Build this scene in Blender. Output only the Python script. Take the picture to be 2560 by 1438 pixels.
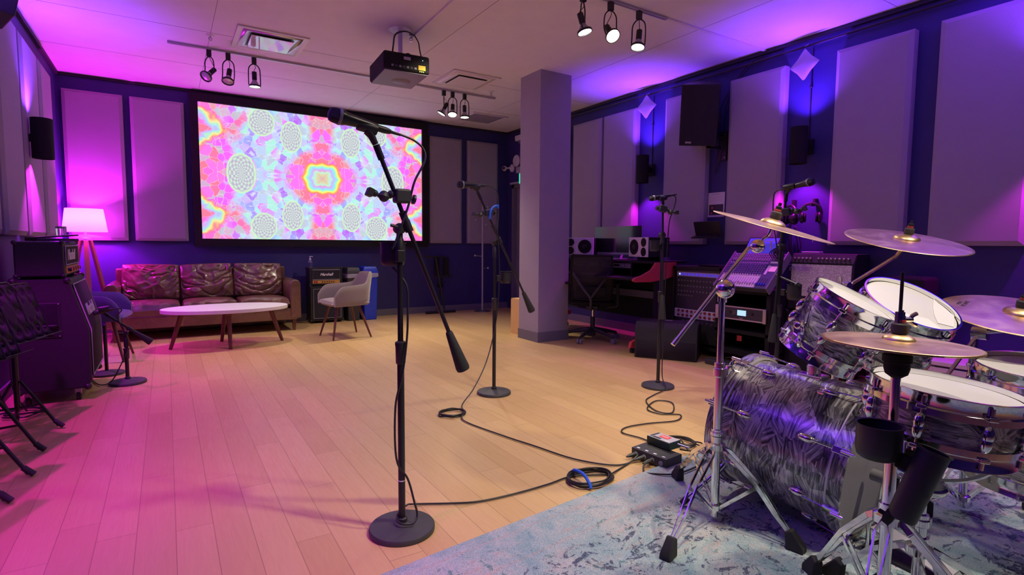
import bpy, bmesh, math, random
from mathutils import Vector, Matrix, noise as mn
random.seed(7)
PI=math.pi
for o in list(bpy.data.objects): bpy.data.objects.remove(o)
C=bpy.context.scene.collection
S=bpy.context.scene
# ---------------------------------------------------------------- camera
FPX=1363.5
cam=bpy.data.cameras.new('camera'); co=bpy.data.objects.new('camera',cam); C.objects.link(co)
cam.sensor_width=36; cam.lens=36*FPX/2560; cam.clip_start=.02
yaw,pit,rol=math.radians(32.35),math.radians(4.525),math.radians(.428)
fw=Vector((math.sin(yaw)*math.cos(pit),math.cos(yaw)*math.cos(pit),-math.sin(pit)))
rt=Vector((math.cos(yaw),-math.sin(yaw),0)); up=rt.cross(fw)
r2=rt*math.cos(rol)+up*math.sin(rol); u2=-rt*math.sin(rol)+up*math.cos(rol)
CP=Vector((0,0,1.12))
co.matrix_world=Matrix(((r2.x,u2.x,-fw.x,CP.x),(r2.y,u2.y,-fw.y,CP.y),(r2.z,u2.z,-fw.z,CP.z),(0,0,0,1)))
S.camera=co
def ray(x,y): return fw+r2*((x-1280)/FPX)-u2*((y-719)/FPX)
def U(x,y,ax,v):
    """where the sight line through a picture point meets the plane axis=v (used to measure the room)"""
    d=ray(x,y); return CP+d*((v-CP[ax])/d[ax])
# ---------------------------------------------------------------- view
S.view_settings.view_transform='Standard'; S.view_settings.look='None'
S.view_settings.exposure=0.0; S.view_settings.gamma=1; S.view_settings.use_curve_mapping=False
w=bpy.data.worlds.new('world'); S.world=w; w.use_nodes=True
w.node_tree.nodes['Background'].inputs[0].default_value=(.5,.42,.6,1)
w.node_tree.nodes['Background'].inputs[1].default_value=.3
# ---------------------------------------------------------------- lights of the room
MAG=(.88,.015,1); VIO=(.18,.03,1); WARM=(1,.88,.67); NEU=(1,.86,.72)
def spot(p,target,col,e,ang=60,blend=.3,size=.03,name='spot_light'):
    l=bpy.data.lights.new(name,'SPOT'); l.color=col; l.energy=e; l.spot_size=math.radians(ang); l.spot_blend=blend; l.shadow_soft_size=size
    o=bpy.data.objects.new(name,l); C.objects.link(o); o.location=p
    o.rotation_euler=(Vector(target)-Vector(p)).to_track_quat('-Z','Y').to_euler(); return o
SCONCES=[  # x, y, z of the middle of the lamp, direction the wall is in, up colour, down colour, up energy, down energy
 (4.92,4.83,2.04,1,VIO,MAG,115,52),(4.92,2.89,2.04,1,VIO,MAG,120,56),(4.92,1.02,2.04,1,VIO,MAG,230,60),
 (-.84,6.02,1.97,-1,VIO,MAG,110,90),(-.84,3.9,1.97,-1,VIO,MAG,120,95),(-.84,1.7,1.97,-1,VIO,MAG,300,75)]
for x,y,z,s,cu,cd,eu,ed in SCONCES:
    spot((x,y,z+.138),(x-s*.05,y,z+1),cu,eu*1.15,112,.75,.04,'sconce_up_light')
    spot((x,y,z-.138),(x-s*.05,y,z-1),cd,ed*1.1,98,.45,.035,'sconce_down_light')
TRACK=[ # x,y of head on the track; target; lit?
 (.43,6.36,(-.9,5.2,1.2),0),(.60,6.36,(.2,5.4,.6),0),(.84,6.36,(.86,6.35,0),1),
 (3.0,6.36,(1.6,7.0,0),1),(3.12,6.36,(2.5,5.3,0),1),(3.29,6.36,(3.25,6.2,0),1),
 (2.75,3.36,(3.2,2.7,0),1),(3.03,3.36,(2.6,1.5,.8),1),(3.34,3.36,(2.7,3.0,0),1)]
HP=[]
for x,y,t,on in TRACK:
    d=(Vector(t)-Vector((x,y,2.80))).normalized(); HP.append((Vector((x,y,2.80)),d))
    if on: spot(Vector((x,y,2.80))+d*.085,t,WARM,(100 if y>5 else 62),86,.9,.03,'track_light')
# unseen spots added overhead, without fixtures, for the light on floor and drums
for p,t,e in (((1.7,.9,2.95),(1.75,2.1,0),200),((2.5,-.3,2.95),(2.1,1.0,0),210),((2.2,2.4,2.95),(2.1,3.2,0),50),((2.1,4.2,2.95),(1.9,5.2,0),80)):
    spot(p,t,WARM,e,86,1,.06,'track_light')
L=bpy.data.lights.new('floor_lamp_bulb','POINT'); L.color=MAG; L.energy=118; L.shadow_soft_size=.05
o=bpy.data.objects.new('floor_lamp_bulb',L); C.objects.link(o); o.location=(-.77,7.86,1.36)
# ---------------------------------------------------------------- helpers
class B:
    def __init__(s): s.V=[]; s.F=[]
    def add(s,v,f):
        n=len(s.V); s.V+=[Vector(p) for p in v]; s.F+=[tuple(i+n for i in q) for q in f]; return s
    def box(s,c,d,R=None):
        c=Vector(c); v=[]
        for k in range(8):
            p=Vector(((k&1)-.5,((k>>1)&1)-.5,((k>>2)&1)-.5)); p=Vector((p.x*d[0],p.y*d[1],p.z*d[2]))
            if R: p=R@p
            v.append(c+p)
        return s.add(v,[(0,2,3,1),(4,5,7,6),(0,1,5,4),(2,6,7,3),(0,4,6,2),(1,3,7,5)])
    def bb(s,a,b): return s.box([(a[i]+b[i])/2 for i in range(3)],[abs(b[i]-a[i]) for i in range(3)])
    def cyl(s,p0,p1,r0,r1=None,n=20,cap=True):
        return s.lathe([(r0,0),(r1 if r1 is not None else r0,(Vector(p1)-Vector(p0)).length)],p0,Vector(p1)-Vector(p0),n,cap)
    def lathe(s,prof,o=(0,0,0),ax=(0,0,1),n=32,cap=True):
        o=Vector(o); ax=Vector(ax).normalized(); a=ax.orthogonal().normalized(); b=ax.cross(a); v=[];f=[]
        for r,h in prof:
            for k in range(n):
                t=2*PI*k/n; v.append(o+ax*h+(a*math.cos(t)+b*math.sin(t))*max(r,1e-5))
        for j in range(len(prof)-1):
            for k in range(n): f.append((j*n+k,j*n+(k+1)%n,(j+1)*n+(k+1)%n,(j+1)*n+k))
        if cap: f.append(tuple(range(n-1,-1,-1))); f.append(tuple(range((len(prof)-1)*n,len(prof)*n)))
        return s.add(v,f)
    def tube(s,pts,r,n=8,sm=6,closed=False,rs=None):
        P=[Vector(p) for p in pts]
        if sm>1 and len(P)>2:
            Q=[];m=len(P)
            for i in range(m if closed else m-1):
                g=(lambda k:P[k%m]) if closed else (lambda k:P[min(max(k,0),m-1)])
                a,b,c,d=g(i-1),g(i),g(i+1),g(i+2)
                for k in range(sm):
                    t=k/sm; Q.append(.5*((2*b)+(c-a)*t+(2*a-5*b+4*c-d)*t*t+(3*b-a-3*c+d)*t**3))
            if not closed: Q.append(P[-1])
            P=Q
        m=len(P); v=[];f=[];nrm=None
        for i in range(m):
            t=(P[(i+1)%m]-P[i-1]) if closed else (P[min(i+1,m-1)]-P[max(i-1,0)])
            if t.length<1e-9: t=Vector((0,0,1))
            t.normalize()
            if nrm is None: nrm=t.orthogonal().normalized()
            else:
                nrm=nrm-t*nrm.dot(t)
                nrm=nrm.normalized() if nrm.length>1e-6 else t.orthogonal().normalized()
            b=t.cross(nrm); rr=r if rs is None else rs[0]+(rs[1]-rs[0])*i/(m-1)
            for k in range(n): a=2*PI*k/n; v.append(P[i]+(nrm*math.cos(a)+b*math.sin(a))*rr)
        for i in range(m if closed else m-1):
            for k in range(n):
                j=(i+1)%m; f.append((i*n+k,i*n+(k+1)%n,j*n+(k+1)%n,j*n+k))
        if not closed: f.append(tuple(range(n-1,-1,-1))); f.append(tuple(range((m-1)*n,m*n)))
        return s.add(v,f)
    def prism(s,poly,M,th):
        """poly in the local XY of M, extruded th along local Z"""
        n=len(poly); v=[M@Vector((x,y,0)) for x,y in poly]+[M@Vector((x,y,th)) for x,y in poly]
        return s.add(v,[tuple(range(n-1,-1,-1)),tuple(range(n,2*n))]+[(i,(i+1)%n,(i+1)%n+n,i+n) for i in range(n)])
    def ball(s,c,r,n=20,m=12,R=None):
        if not hasattr(r,'__len__'): r=(r,r,r)
        c=Vector(c);v=[];f=[]
        for j in range(m+1):
            for k in range(n):
                a=PI*j/m;t=2*PI*k/n;p=Vector((r[0]*math.sin(a)*math.cos(t),r[1]*math.sin(a)*math.sin(t),r[2]*math.cos(a)))
                if R: p=R@p
                v.append(c+p)
        for j in range(m):
            for k in range(n): f.append((j*n+k,(j+1)*n+k,(j+1)*n+(k+1)%n,j*n+(k+1)%n))
        return s.add(v,f)
    def grid(s,fn,nu,nv,cu=False,cv=False):
        v=[fn(i/(nu if cu else nu-1),j/(nv if cv else nv-1)) for i in range(nu) for j in range(nv)];f=[]
        for i in range(nu if cu else nu-1):
            for j in range(nv if cv else nv-1):
                f.append((i*nv+j,((i+1)%nu)*nv+j,((i+1)%nu)*nv+(j+1)%nv,i*nv+(j+1)%nv))
        return s.add(v,f)
    def build(s,name,mat,parent=None,bevel=0,world=False,smooth=True,solid=0,sub=0,seg=2,kind=None,fixn=True):
        me=bpy.data.meshes.new(name); V=s.V; org=Vector((0,0,0))
        if parent is None:
            lo=[min(p[i] for p in V) for i in range(3)];hi=[max(p[i] for p in V) for i in range(3)]
            org=Vector(((lo[0]+hi[0])/2,(lo[1]+hi[1])/2,lo[2])); V=[p-org for p in V]
        elif world:
            r=parent
            while r.parent: r=r.parent
            I=FR[r.name].inverted(); V=[I@p for p in V]
        me.from_pydata([tuple(p) for p in V],[],s.F)
        bm=bmesh.new(); bm.from_mesh(me); bmesh.ops.remove_doubles(bm,verts=bm.verts,dist=2e-6)
        if fixn: bmesh.ops.recalc_face_normals(bm,faces=bm.faces)
        if smooth:
            for f in bm.faces: f.smooth=True
            for e in bm.edges:
                if len(e.link_faces)==2 and e.calc_face_angle(0)>math.radians(38): e.smooth=False
        bm.to_mesh(me); bm.free()
        o=bpy.data.objects.new(name,me); C.objects.link(o); o.location=org
        if mat: me.materials.append(mat)
        if parent: o.parent=parent
        if solid: m=o.modifiers.new('solid','SOLIDIFY'); m.thickness=solid; m.offset=0
        if bevel: m=o.modifiers.new('bevel','BEVEL'); m.width=bevel; m.segments=seg; m.limit_method='ANGLE'; m.angle_limit=math.radians(40); m.harden_normals=True
        if sub: m=o.modifiers.new('sub','SUBSURF'); m.levels=sub; m.render_levels=sub
        if kind: o['kind']=kind
        return o
FR={}
def tag(o,label,cat,group=None):
    o['label']=label; o['category']=cat
    if group: o['group']=group
    return o
def thing(name,loc,rz=0,label='',cat='',group=None,rot=None):
    o=bpy.data.objects.new(name,None); C.objects.link(o); o.empty_display_size=.05
    o.location=loc; o.rotation_euler=rot if rot else (0,0,rz)
    FR[o.name]=Matrix.Translation(Vector(loc))@o.rotation_euler.to_matrix().to_4x4()
    return tag(o,label,cat,group)
def thingM(name,M,label,cat,group=None):
    o=bpy.data.objects.new(name,None); C.objects.link(o); o.empty_display_size=.05
    o.matrix_world=M; FR[o.name]=M.copy(); return tag(o,label,cat,group)
def struct(o): o['kind']='structure'; return o
def dup(root,loc,label,rz=None,M=None,group=None):
    def cp(o,p):
        c=o.copy(); C.objects.link(c)
        if p: c.parent=p
        for ch in [k for k in bpy.data.objects if k.parent==o and k!=c]: cp(ch,c)
        return c
    kids=[k for k in bpy.data.objects if k.parent==root]
    r=root.copy(); C.objects.link(r)
    def rec(o,p):
        c=o.copy(); C.objects.link(c); c.parent=p
        for k in CH(o): rec(k,c)
    for k in kids: rec(k,r)
    if M is not None: r.matrix_world=M
    else:
        r.location=loc
        if rz is not None: r.rotation_euler=(0,0,rz)
    r['label']=label
    if group: r['group']=group
    return r
def CH(o): return [k for k in bpy.data.objects if k.parent==o]
def frame(o,x,y=None,z=None):
    """matrix with local X along x and local Z near z"""
    x=Vector(x).normalized()
    if z is not None: z=Vector(z); yv=z.cross(x).normalized(); zv=x.cross(yv)
    else: yv=Vector(y); zv=x.cross(yv).normalized(); yv=zv.cross(x)
    return Matrix(((x.x,yv.x,zv.x,o[0]),(x.y,yv.y,zv.y,o[1]),(x.z,yv.z,zv.z,o[2]),(0,0,0,1)))
def text(name,body,mat,M,size,parent,shear=0,ext=.001,world=True,bold=0):
    c=bpy.data.curves.new(name,'FONT'); c.body=body; c.size=size; c.shear=shear; c.extrude=ext; c.offset=bold; c.align_x='CENTER'; c.align_y='CENTER'
    f=bpy.data.objects.new('tmp',c); C.objects.link(f); bpy.context.view_layer.update()
    me=bpy.data.meshes.new_from_object(f.evaluated_get(bpy.context.evaluated_depsgraph_get())); bpy.data.objects.remove(f); me.name=name; me.materials.clear(); me.materials.append(mat)
    o=bpy.data.objects.new(name,me); C.objects.link(o)
    if parent:
        o.parent=parent; r=parent
        while r.parent: r=r.parent
        o.matrix_local=(FR[r.name].inverted()@M) if world else M
    else: o.matrix_world=M
    return o
# ---------------------------------------------------------------- materials
def mat(name,col,rough=.5,metal=0,spec=.5,bump=0,bscale=40,bdet=4,coat=0,emis=None,es=0,var=0,vscale=5,sheen=0,trans=0,alpha=1):
    m=bpy.data.materials.new(name); m.use_nodes=True; nt=m.node_tree; b=nt.nodes['Principled BSDF']
    b.inputs['Base Color'].default_value=(*col,1); b.inputs['Roughness'].default_value=rough; b.inputs['Metallic'].default_value=metal
    b.inputs['Specular IOR Level'].default_value=spec; b.inputs['Coat Weight'].default_value=coat; b.inputs['Sheen Weight'].default_value=sheen
    b.inputs['Transmission Weight'].default_value=trans; b.inputs['Alpha'].default_value=alpha
    if emis: b.inputs['Emission Color'].default_value=(*emis,1); b.inputs['Emission Strength'].default_value=es
    tc=nt.nodes.new('ShaderNodeTexCoord')
    if bump:
        n=nt.nodes.new('ShaderNodeTexNoise'); n.inputs['Scale'].default_value=bscale; n.inputs['Detail'].default_value=bdet
        nt.links.new(tc.outputs['Object'],n.inputs['Vector'])
        bp=nt.nodes.new('ShaderNodeBump'); bp.inputs['Strength'].default_value=bump; bp.inputs['Distance'].default_value=.01
        nt.links.new(n.outputs['Fac'],bp.inputs['Height']); nt.links.new(bp.outputs[0],b.inputs['Normal'])
    n=nt.nodes.new('ShaderNodeTexNoise'); n.inputs['Scale'].default_value=vscale; n.inputs['Detail'].default_value=5
    nt.links.new(tc.outputs['Object'],n.inputs['Vector'])
    mx=nt.nodes.new('ShaderNodeMix'); mx.data_type='RGBA'; v=var if var else .06
    mx.inputs[6].default_value=(*[c*(1-v) for c in col],1); mx.inputs[7].default_value=(*[min(1,c*(1+v)) for c in col],1)
    nt.links.new(n.outputs['Fac'],mx.inputs[0]); nt.links.new(mx.outputs[2],b.inputs['Base Color'])
    return m
class N:
    """small node-writing helper"""
    def __init__(s,name):
        s.m=bpy.data.materials.new(name); s.m.use_nodes=True; s.t=s.m.node_tree; s.b=s.t.nodes['Principled BSDF']
        s.tc=s.t.nodes.new('ShaderNodeTexCoord')
    def set(s,inp,v):
        if isinstance(v,bpy.types.NodeSocket): s.t.links.new(v,inp)
        elif v is not None:
            if inp.type=='RGBA' and len(v)==3: v=(*v,1)
            inp.default_value=v
    def math(s,op,a,b=None,c=None,clamp=False):
        n=s.t.nodes.new('ShaderNodeMath'); n.operation=op; n.use_clamp=clamp; s.set(n.inputs[0],a); s.set(n.inputs[1],b); s.set(n.inputs[2],c); return n.outputs[0]
    def vmath(s,op,a,b=None):
        n=s.t.nodes.new('ShaderNodeVectorMath'); n.operation=op; s.set(n.inputs[0],a)
        if op=='SCALE': s.set(n.inputs[3],b)
        else: s.set(n.inputs[1],b)
        return n.outputs['Value'] if op in('LENGTH','DISTANCE') else n.outputs[0]
    def sep(s,v): n=s.t.nodes.new('ShaderNodeSeparateXYZ'); s.set(n.inputs[0],v); return n.outputs
    def comb(s,x,y,z=0):
        n=s.t.nodes.new('ShaderNodeCombineXYZ'); s.set(n.inputs[0],x); s.set(n.inputs[1],y); s.set(n.inputs[2],z); return n.outputs[0]
    def noise(s,v,scale,det=4,rough=.5,dist=0,col=False):
        n=s.t.nodes.new('ShaderNodeTexNoise'); s.set(n.inputs['Vector'],v); n.inputs['Scale'].default_value=scale; n.inputs['Detail'].default_value=det; n.inputs['Roughness'].default_value=rough; n.inputs['Distortion'].default_value=dist
        return n.outputs['Color' if col else 'Fac']
    def vor(s,v,scale,feat='F1',out='Distance',rnd=1):
        n=s.t.nodes.new('ShaderNodeTexVoronoi'); n.feature=feat; s.set(n.inputs['Vector'],v); n.inputs['Scale'].default_value=scale; n.inputs['Randomness'].default_value=rnd; return n.outputs[out]
    def mapr(s,v,a,b,c=0,d=1):
        n=s.t.nodes.new('ShaderNodeMapRange'); s.set(n.inputs[0],v)
        for i,k in enumerate((a,b,c,d)): n.inputs[i+1].default_value=k
        return n.outputs[0]
    def ramp(s,v,stops,interp='LINEAR'):
        n=s.t.nodes.new('ShaderNodeValToRGB'); n.color_ramp.interpolation=interp; s.set(n.inputs[0],v); e=n.color_ramp.elements
        while len(e)<len(stops): e.new(.5)
        for k,(p,c) in enumerate(stops): e[k].position=p; e[k].color=(*c,1)
        return n.outputs[0]
    def mix(s,f,a,b,mode='MIX'):
        n=s.t.nodes.new('ShaderNodeMix'); n.data_type='RGBA'; n.blend_type=mode; s.set(n.inputs[0],f); s.set(n.inputs[6],a); s.set(n.inputs[7],b); return n.outputs[2]
    def bump(s,h,st=.3,d=.01):
        n=s.t.nodes.new('ShaderNodeBump'); n.inputs['Strength'].default_value=st; n.inputs['Distance'].default_value=d; s.set(n.inputs['Height'],h); s.t.links.new(n.outputs[0],s.b.inputs['Normal'])
    def mapping(s,v,sc=(1,1,1),rot=(0,0,0),loc=(0,0,0)):
        n=s.t.nodes.new('ShaderNodeMapping'); s.set(n.inputs[0],v); n.inputs['Scale'].default_value=sc; n.inputs['Rotation'].default_value=rot; n.inputs['Location'].default_value=loc; return n.outputs[0]
    def out(s,**k):
        for a,v in k.items(): s.set(s.b.inputs[a.replace('_',' ')],v)
        return s.m
def srgb(r,g,b): return tuple(((c/255)/12.92 if c/255<=.04045 else ((c/255+.055)/1.055)**2.4) for c in (r,g,b))
M={}
M['wall']=mat('navy_wall_paint',(.033,.032,.155),.62,bump=.05,bscale=60)
M['ceiling']=mat('white_ceiling_paint',(.80,.78,.79),.8,bump=.03,bscale=30)
M['trimdark']=mat('shadow_gap_trim',(.02,.018,.03),.6)  # dark trim gap, with the soffit and rail shadow put into its colour
M['basegrey']=mat('grey_baseboard',(.17,.16,.20),.6)
M['pillar']=mat('grey_pillar_paint',(.36,.33,.38),.7,bump=.04,bscale=50)
M['fabric']=mat('acoustic_fabric',(.36,.33,.36),.95,bump=.25,bscale=500,bdet=2,sheen=.1)
M['black']=mat('black_plastic',(.018,.018,.02),.45)
M['matte']=mat('matte_black',(.012,.012,.013),.8,spec=.3)
M['satin']=mat('satin_black_metal',(.02,.02,.022),.32,metal=.2)
M['tolex']=mat('black_tolex',(.010,.010,.012),.55,bump=.5,bscale=450,bdet=2)
M['grille']=mat('black_grille_cloth',(.022,.020,.026),.9,bump=.5,bscale=700,bdet=1)
M['chrome']=mat('chrome',(.80,.80,.82),.10,metal=1)
M['steel']=mat('brushed_steel',(.55,.55,.58),.32,metal=1)
M['white']=mat('white_paint',(.78,.76,.76),.45)
M['sachet']=mat('sachet_cloth',(.42,.38,.46),.8)
M['whitefab']=mat('white_card',(.8,.78,.8),.8)
M['greyp']=mat('grey_plastic',(.22,.22,.25),.5)
M['midgrey']=mat('light_grey_metal',(.42,.40,.44),.45)
M['rubber']=mat('black_rubber',(.02,.02,.02),.75,bump=.1,bscale=100)
M['red']=mat('red_painted_wood',(.62,.055,.07),.45)
M['walnut']=mat('walnut_wood',(.13,.045,.03),.4,bump=.1,bscale=30,var=.3)
M['lampwood']=mat('lamp_leg_wood',(.45,.19,.11),.45,var=.2)
M['birch']=mat('birch_plywood',(.74,.47,.18),.5,var=.12,vscale=12)
M['beige']=mat('taupe_velvet',(.23,.185,.178),.9,bump=.15,bscale=300,sheen=.3)
M['navyf']=mat('navy_fabric',(.045,.05,.14),.9,bump=.2,bscale=300,sheen=.2)
M['blue']=mat('blue_plastic',(.015,.05,.55),.35)
M['bluetape']=mat('blue_cable_tie',(.02,.12,.70),.5)
M['gold']=mat('gold_panel',(.62,.36,.10),.35,metal=.3)
M['cymbal_red']=mat('red_felt_washer',(.35,.03,.03),.9)
M['yellow']=mat('yellow_label',(.75,.52,.02),.6)
M['paper']=mat('white_paper',(.72,.70,.75),.8)
M['clear']=mat('clear_plastic',(.8,.8,.9),.1,trans=.85)
M['glass']=mat('jar_glass',(.9,.9,1),.05,trans=.9)
M['orange']=mat('orange_cap',(.8,.25,.08),.5)
M['skull']=mat('drum_head_white',(.56,.55,.545),.6,bump=.05,bscale=200,coat=.05)
M['headgrey']=mat('drum_head_grey',(.30,.28,.30),.45)
M['tissue']=mat('white_tape_sheet',(.66,.65,.66),.8)
M['darkbox']=mat('charcoal_plastic',(.035,.035,.04),.5)
M['led']=mat('blue_led',(.2,.5,1),.4,emis=(.2,.5,1),es=6)
M['ledy']=mat('yellow_led',(.8,.9,.1),.4,emis=(.7,.9,.1),es=4)
M['lamp_on']=mat('lit_lamp_face',(1,1,1),.4,emis=(1,.97,.85),es=14)
M['lamp_off']=mat('reflector_lamp_glass',(.75,.72,.74),.25,metal=.4)
M['mag_on']=mat('magenta_led_face',(1,.3,.9),.4,emis=(1,.22,.85),es=3.2)
M['vio_on']=mat('violet_led_face',(.4,.2,1),.4,emis=(.25,.08,1),es=4)
M['lcd']=mat('lcd_display',(.3,.5,.7),.4,emis=(.35,.6,.8),es=1.2)
M['tablet']=mat('tablet_display',(.05,.04,.3),.3,emis=(.05,.03,.45),es=1)
def _():
    n=N('exit_sign_face'); x,y,z=n.sep(n.tc.outputs['Object'])
    return n.out(Base_Color=(.02,.3,.15),Emission_Color=(.03,.8,.42),Emission_Strength=1.0)
M['exit']=_()
def _():  # light maple planks along Y
    n=N('maple_plank_floor'); v=n.tc.outputs['Object']; x,y,z=n.sep(v)
    br=n.t.nodes.new('ShaderNodeTexBrick'); br.offset=0; br.offset_frequency=2
    rw=n.math('FLOOR',n.math('DIVIDE',n.math('ADD',x,.02),.127)); wz=n.t.nodes.new('ShaderNodeTexWhiteNoise'); wz.noise_dimensions='1D'; n.set(wz.inputs['W'],rw)
    n.set(br.inputs['Vector'],n.comb(n.math('ADD',y,n.math('MULTIPLY',wz.outputs['Value'],3.7)),n.math('ADD',x,.02)))
    for k,q in dict(Scale=1,Mortar_Size=.0016,Mortar_Smooth=.1,Bias=0,Brick_Width=1.15,Row_Height=.127).items(): br.inputs[k.replace('_',' ')].default_value=q
    br.inputs['Color1'].default_value=(0,0,0,1); br.inputs['Color2'].default_value=(1,1,1,1); br.inputs['Mortar'].default_value=(.5,.5,.5,1)
    row_=n.math('FLOOR',n.math('DIVIDE',n.math('ADD',x,.02),.127))
    wn=n.t.nodes.new('ShaderNodeTexWhiteNoise'); wn.noise_dimensions='2D'; n.set(wn.inputs['Vector'],n.comb(row_,n.math('FLOOR',n.math('MULTIPLY',y,1.1))))
    tone=n.math('ADD',n.math('MULTIPLY',br.outputs['Color'],.6),n.math('MULTIPLY',wn.outputs['Value'],.0))
    base=n.ramp(tone,[(0,(.53,.335,.135)),(.3,(.575,.375,.155)),(.6,(.615,.41,.175))])
    g=n.noise(n.mapping(v,(26,1.6,1)),3,6,.6,1.2)
    base=n.mix(n.mapr(g,.35,.7,0,.22),base,(.40,.235,.115))
    sc=n.noise(n.mapping(v,(5,1.2,1)),1.3,3)
    base=n.mix(n.mapr(sc,.45,.7,0,.15),base,(.62,.43,.25))
    base=n.mix(n.math('MULTIPLY',br.outputs['Fac'],.55),base,(.20,.12,.06))
    n.bump(n.math('ADD',n.math('MULTIPLY',br.outputs['Fac'],-1),n.math('MULTIPLY',g,.05)),.35,.002)
    return n.out(Base_Color=base,Roughness=n.mapr(g,.3,.7,.33,.46))
M['floor']=_()
def _():  # worn teal rug
    n=N('distressed_rug'); v=n.tc.outputs['Object']; x,y,z=n.sep(v)
    fine=n.noise(v,260,3,.7); mid=n.noise(v,55,4,.6); big=n.noise(v,6,5,.65,.6)
    base=n.ramp(n.noise(v,3.2,6,.7,.4),[(.33,(.17,.38,.42)),(.47,(.36,.50,.52)),(.58,(.52,.55,.54)),(.72,(.16,.36,.42))])
    pinkm=n.math('MULTIPLY',n.mapr(n.noise(n.mapping(v,(1,6,1)),3,5,.7),.55,.62),n.mapr(mid,.4,.6))
    base=n.mix(n.math('MULTIPLY',pinkm,.45),base,(.62,.34,.30))
    # a band of plain weave along the edge, the worn medallion pattern inside
    inner=n.mapr(n.math('ADD',y,n.math('MULTIPLY',n.noise(v,9,2),.03)),1.02,.98)
    spots=n.math('MULTIPLY',n.mapr(n.noise(n.mapping(v,(1,1.6,1)),10,6,.68,1.2),.56,.58),n.mapr(mid,.38,.47))
    spots=n.math('MULTIPLY',spots,inner)
    base=n.mix(spots,base,(.035,.065,.15))
    s3=n.math('MULTIPLY',n.math('MULTIPLY',n.mapr(n.noise(n.mapping(v,(1.5,1,1)),4.2,6,.72,1.8),.57,.60),n.mapr(mid,.42,.5)),inner)
    base=n.mix(s3,base,(.03,.055,.12))
    sp2=n.math('MULTIPLY',n.mapr(n.noise(v,14,5,.6,1),.60,.63),n.mapr(mid,.45,.5))
    base=n.mix(n.math('MULTIPLY',sp2,.7),base,(.02,.20,.22))
    st=n.mapr(n.math('ABSOLUTE',n.math('SUBTRACT',y,1.20)),.006,.002)
    st2=n.mapr(n.math('ABSOLUTE',n.math('SUBTRACT',y,1.04)),.007,.002)
    base=n.mix(n.math('MULTIPLY',n.math('MAXIMUM',st,st2),n.mapr(mid,.3,.6,.1,.6)),base,(.60,.38,.33))
    base=n.mix(n.mapr(fine,.42,.62,0,.5),base,n.mix(.5,base,(.75,.72,.70)))
    base=n.mix(n.mapr(fine,.5,.36,0,.45),base,(.10,.13,.16))
    n.bump(n.math('ADD',fine,mid),.9,.006)
    return n.out(Base_Color=base,Roughness=.95,Specular_IOR_Level=.1)
M['rug']=_()
def wrap(name,sc=1.0):
    n=N(name); v=n.tc.outputs['Object']; x,y,z=n.sep(v)
    u=n.math('MULTIPLY',n.math('ARCTAN2',y,x),.24); p=n.comb(u,z)
    c=n.sep(n.vor(n.mapping(p,(1,1.3,1)),17,out='Color')); c2=n.sep(n.vor(n.mapping(p,(1,1,1),loc=(3.3,1.7,0)),9,out='Color'))
    def streak(ang,k,s0):
        ca,sa=n.math('COSINE',ang),n.math('SINE',ang)
        a=n.math('ADD',n.math('MULTIPLY',u,ca),n.math('MULTIPLY',z,sa)); b=n.math('SUBTRACT',n.math('MULTIPLY',z,ca),n.math('MULTIPLY',u,sa))
        return n.noise(n.comb(n.math('MULTIPLY',a,9),n.math('MULTIPLY',b,k),s0),1,3,.6,.15)
    s1=streak(n.math('MULTIPLY',n.math('SUBTRACT',c[0],.5),1.9),120,c[1]); s2=streak(n.math('MULTIPLY',n.math('SUBTRACT',c2[0],.5),.5),150,c2[1])
    pick=n.math('GREATER_THAN',c[2],.45)
    t=n.math('ADD',n.math('MULTIPLY',n.mix(pick,s1,s2),.72),n.math('MULTIPLY',n.noise(n.comb(n.math('MULTIPLY',u,2),n.math('MULTIPLY',z,3)),5,3),.28))
    t=n.math('ADD',t,n.math('MULTIPLY',n.math('SUBTRACT',c2[2],.5),.10))
    col=n.ramp(t,[(.34,(.012,.012,.016)),(.43,(.07,.07,.075)),(.52,(.27,.265,.26)),(.62,(.68,.65,.60))])
    n.bump(t,.25,.002)
    return n.out(Base_Color=col,Metallic=.35,Roughness=.30,Coat_Weight=.7,Coat_Roughness=.06)
M['wrap']=wrap('dark_pearl_wrap'); 
def _():
    n=N('bronze_cymbal'); v=n.tc.outputs['Object']; x,y,z=n.sep(v)
    rr=n.math('SQRT',n.math('ADD',n.math('MULTIPLY',x,x),n.math('MULTIPLY',y,y)))
    gr=n.noise(n.comb(n.math('MULTIPLY',rr,420),0,0),1,3); sm=n.noise(v,9,5,.6,1)
    col=n.mix(n.mapr(sm,.35,.65),(.70,.47,.26),(.84,.62,.38))
    n.bump(gr,.22,.0015)
    return n.out(Base_Color=col,Metallic=1.,Roughness=n.mapr(sm,.3,.7,.36,.48))
M['bronze']=_()
def _():
    n=N('cognac_leather'); v=n.tc.outputs['Object']
    a=n.noise(v,5,5,.55,1.2); f=n.noise(v,260,2)
    col=n.mix(n.mapr(a,.3,.7),(.10,.042,.024),(.20,.092,.058))
    n.bump(n.math('ADD',n.math('MULTIPLY',a,1.0),n.math('MULTIPLY',f,.03)),.35,.03)
    return n.out(Base_Color=col,Roughness=.34,Coat_Weight=1.,Coat_Roughness=.24)
M['leather']=_()
def _():
    n=N('silver_grille_cloth'); v=n.tc.outputs['Object']; x,y,z=n.sep(v)
    a=n.math('SINE',n.math('MULTIPLY',z,620)); b=n.math('SINE',n.math('MULTIPLY',y,620)); s=n.noise(v,120,2)
    t=n.math('MULTIPLY',n.math('ADD',n.math('MULTIPLY',a,b),1),.5)
    col=n.mix(n.mapr(s,.4,.65),n.mix(t,(.34,.32,.34),(.70,.66,.68)),(.9,.88,.88))
    n.bump(t,.4,.002)
    return n.out(Base_Color=col,Roughness=.6,Metallic=.2)
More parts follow.
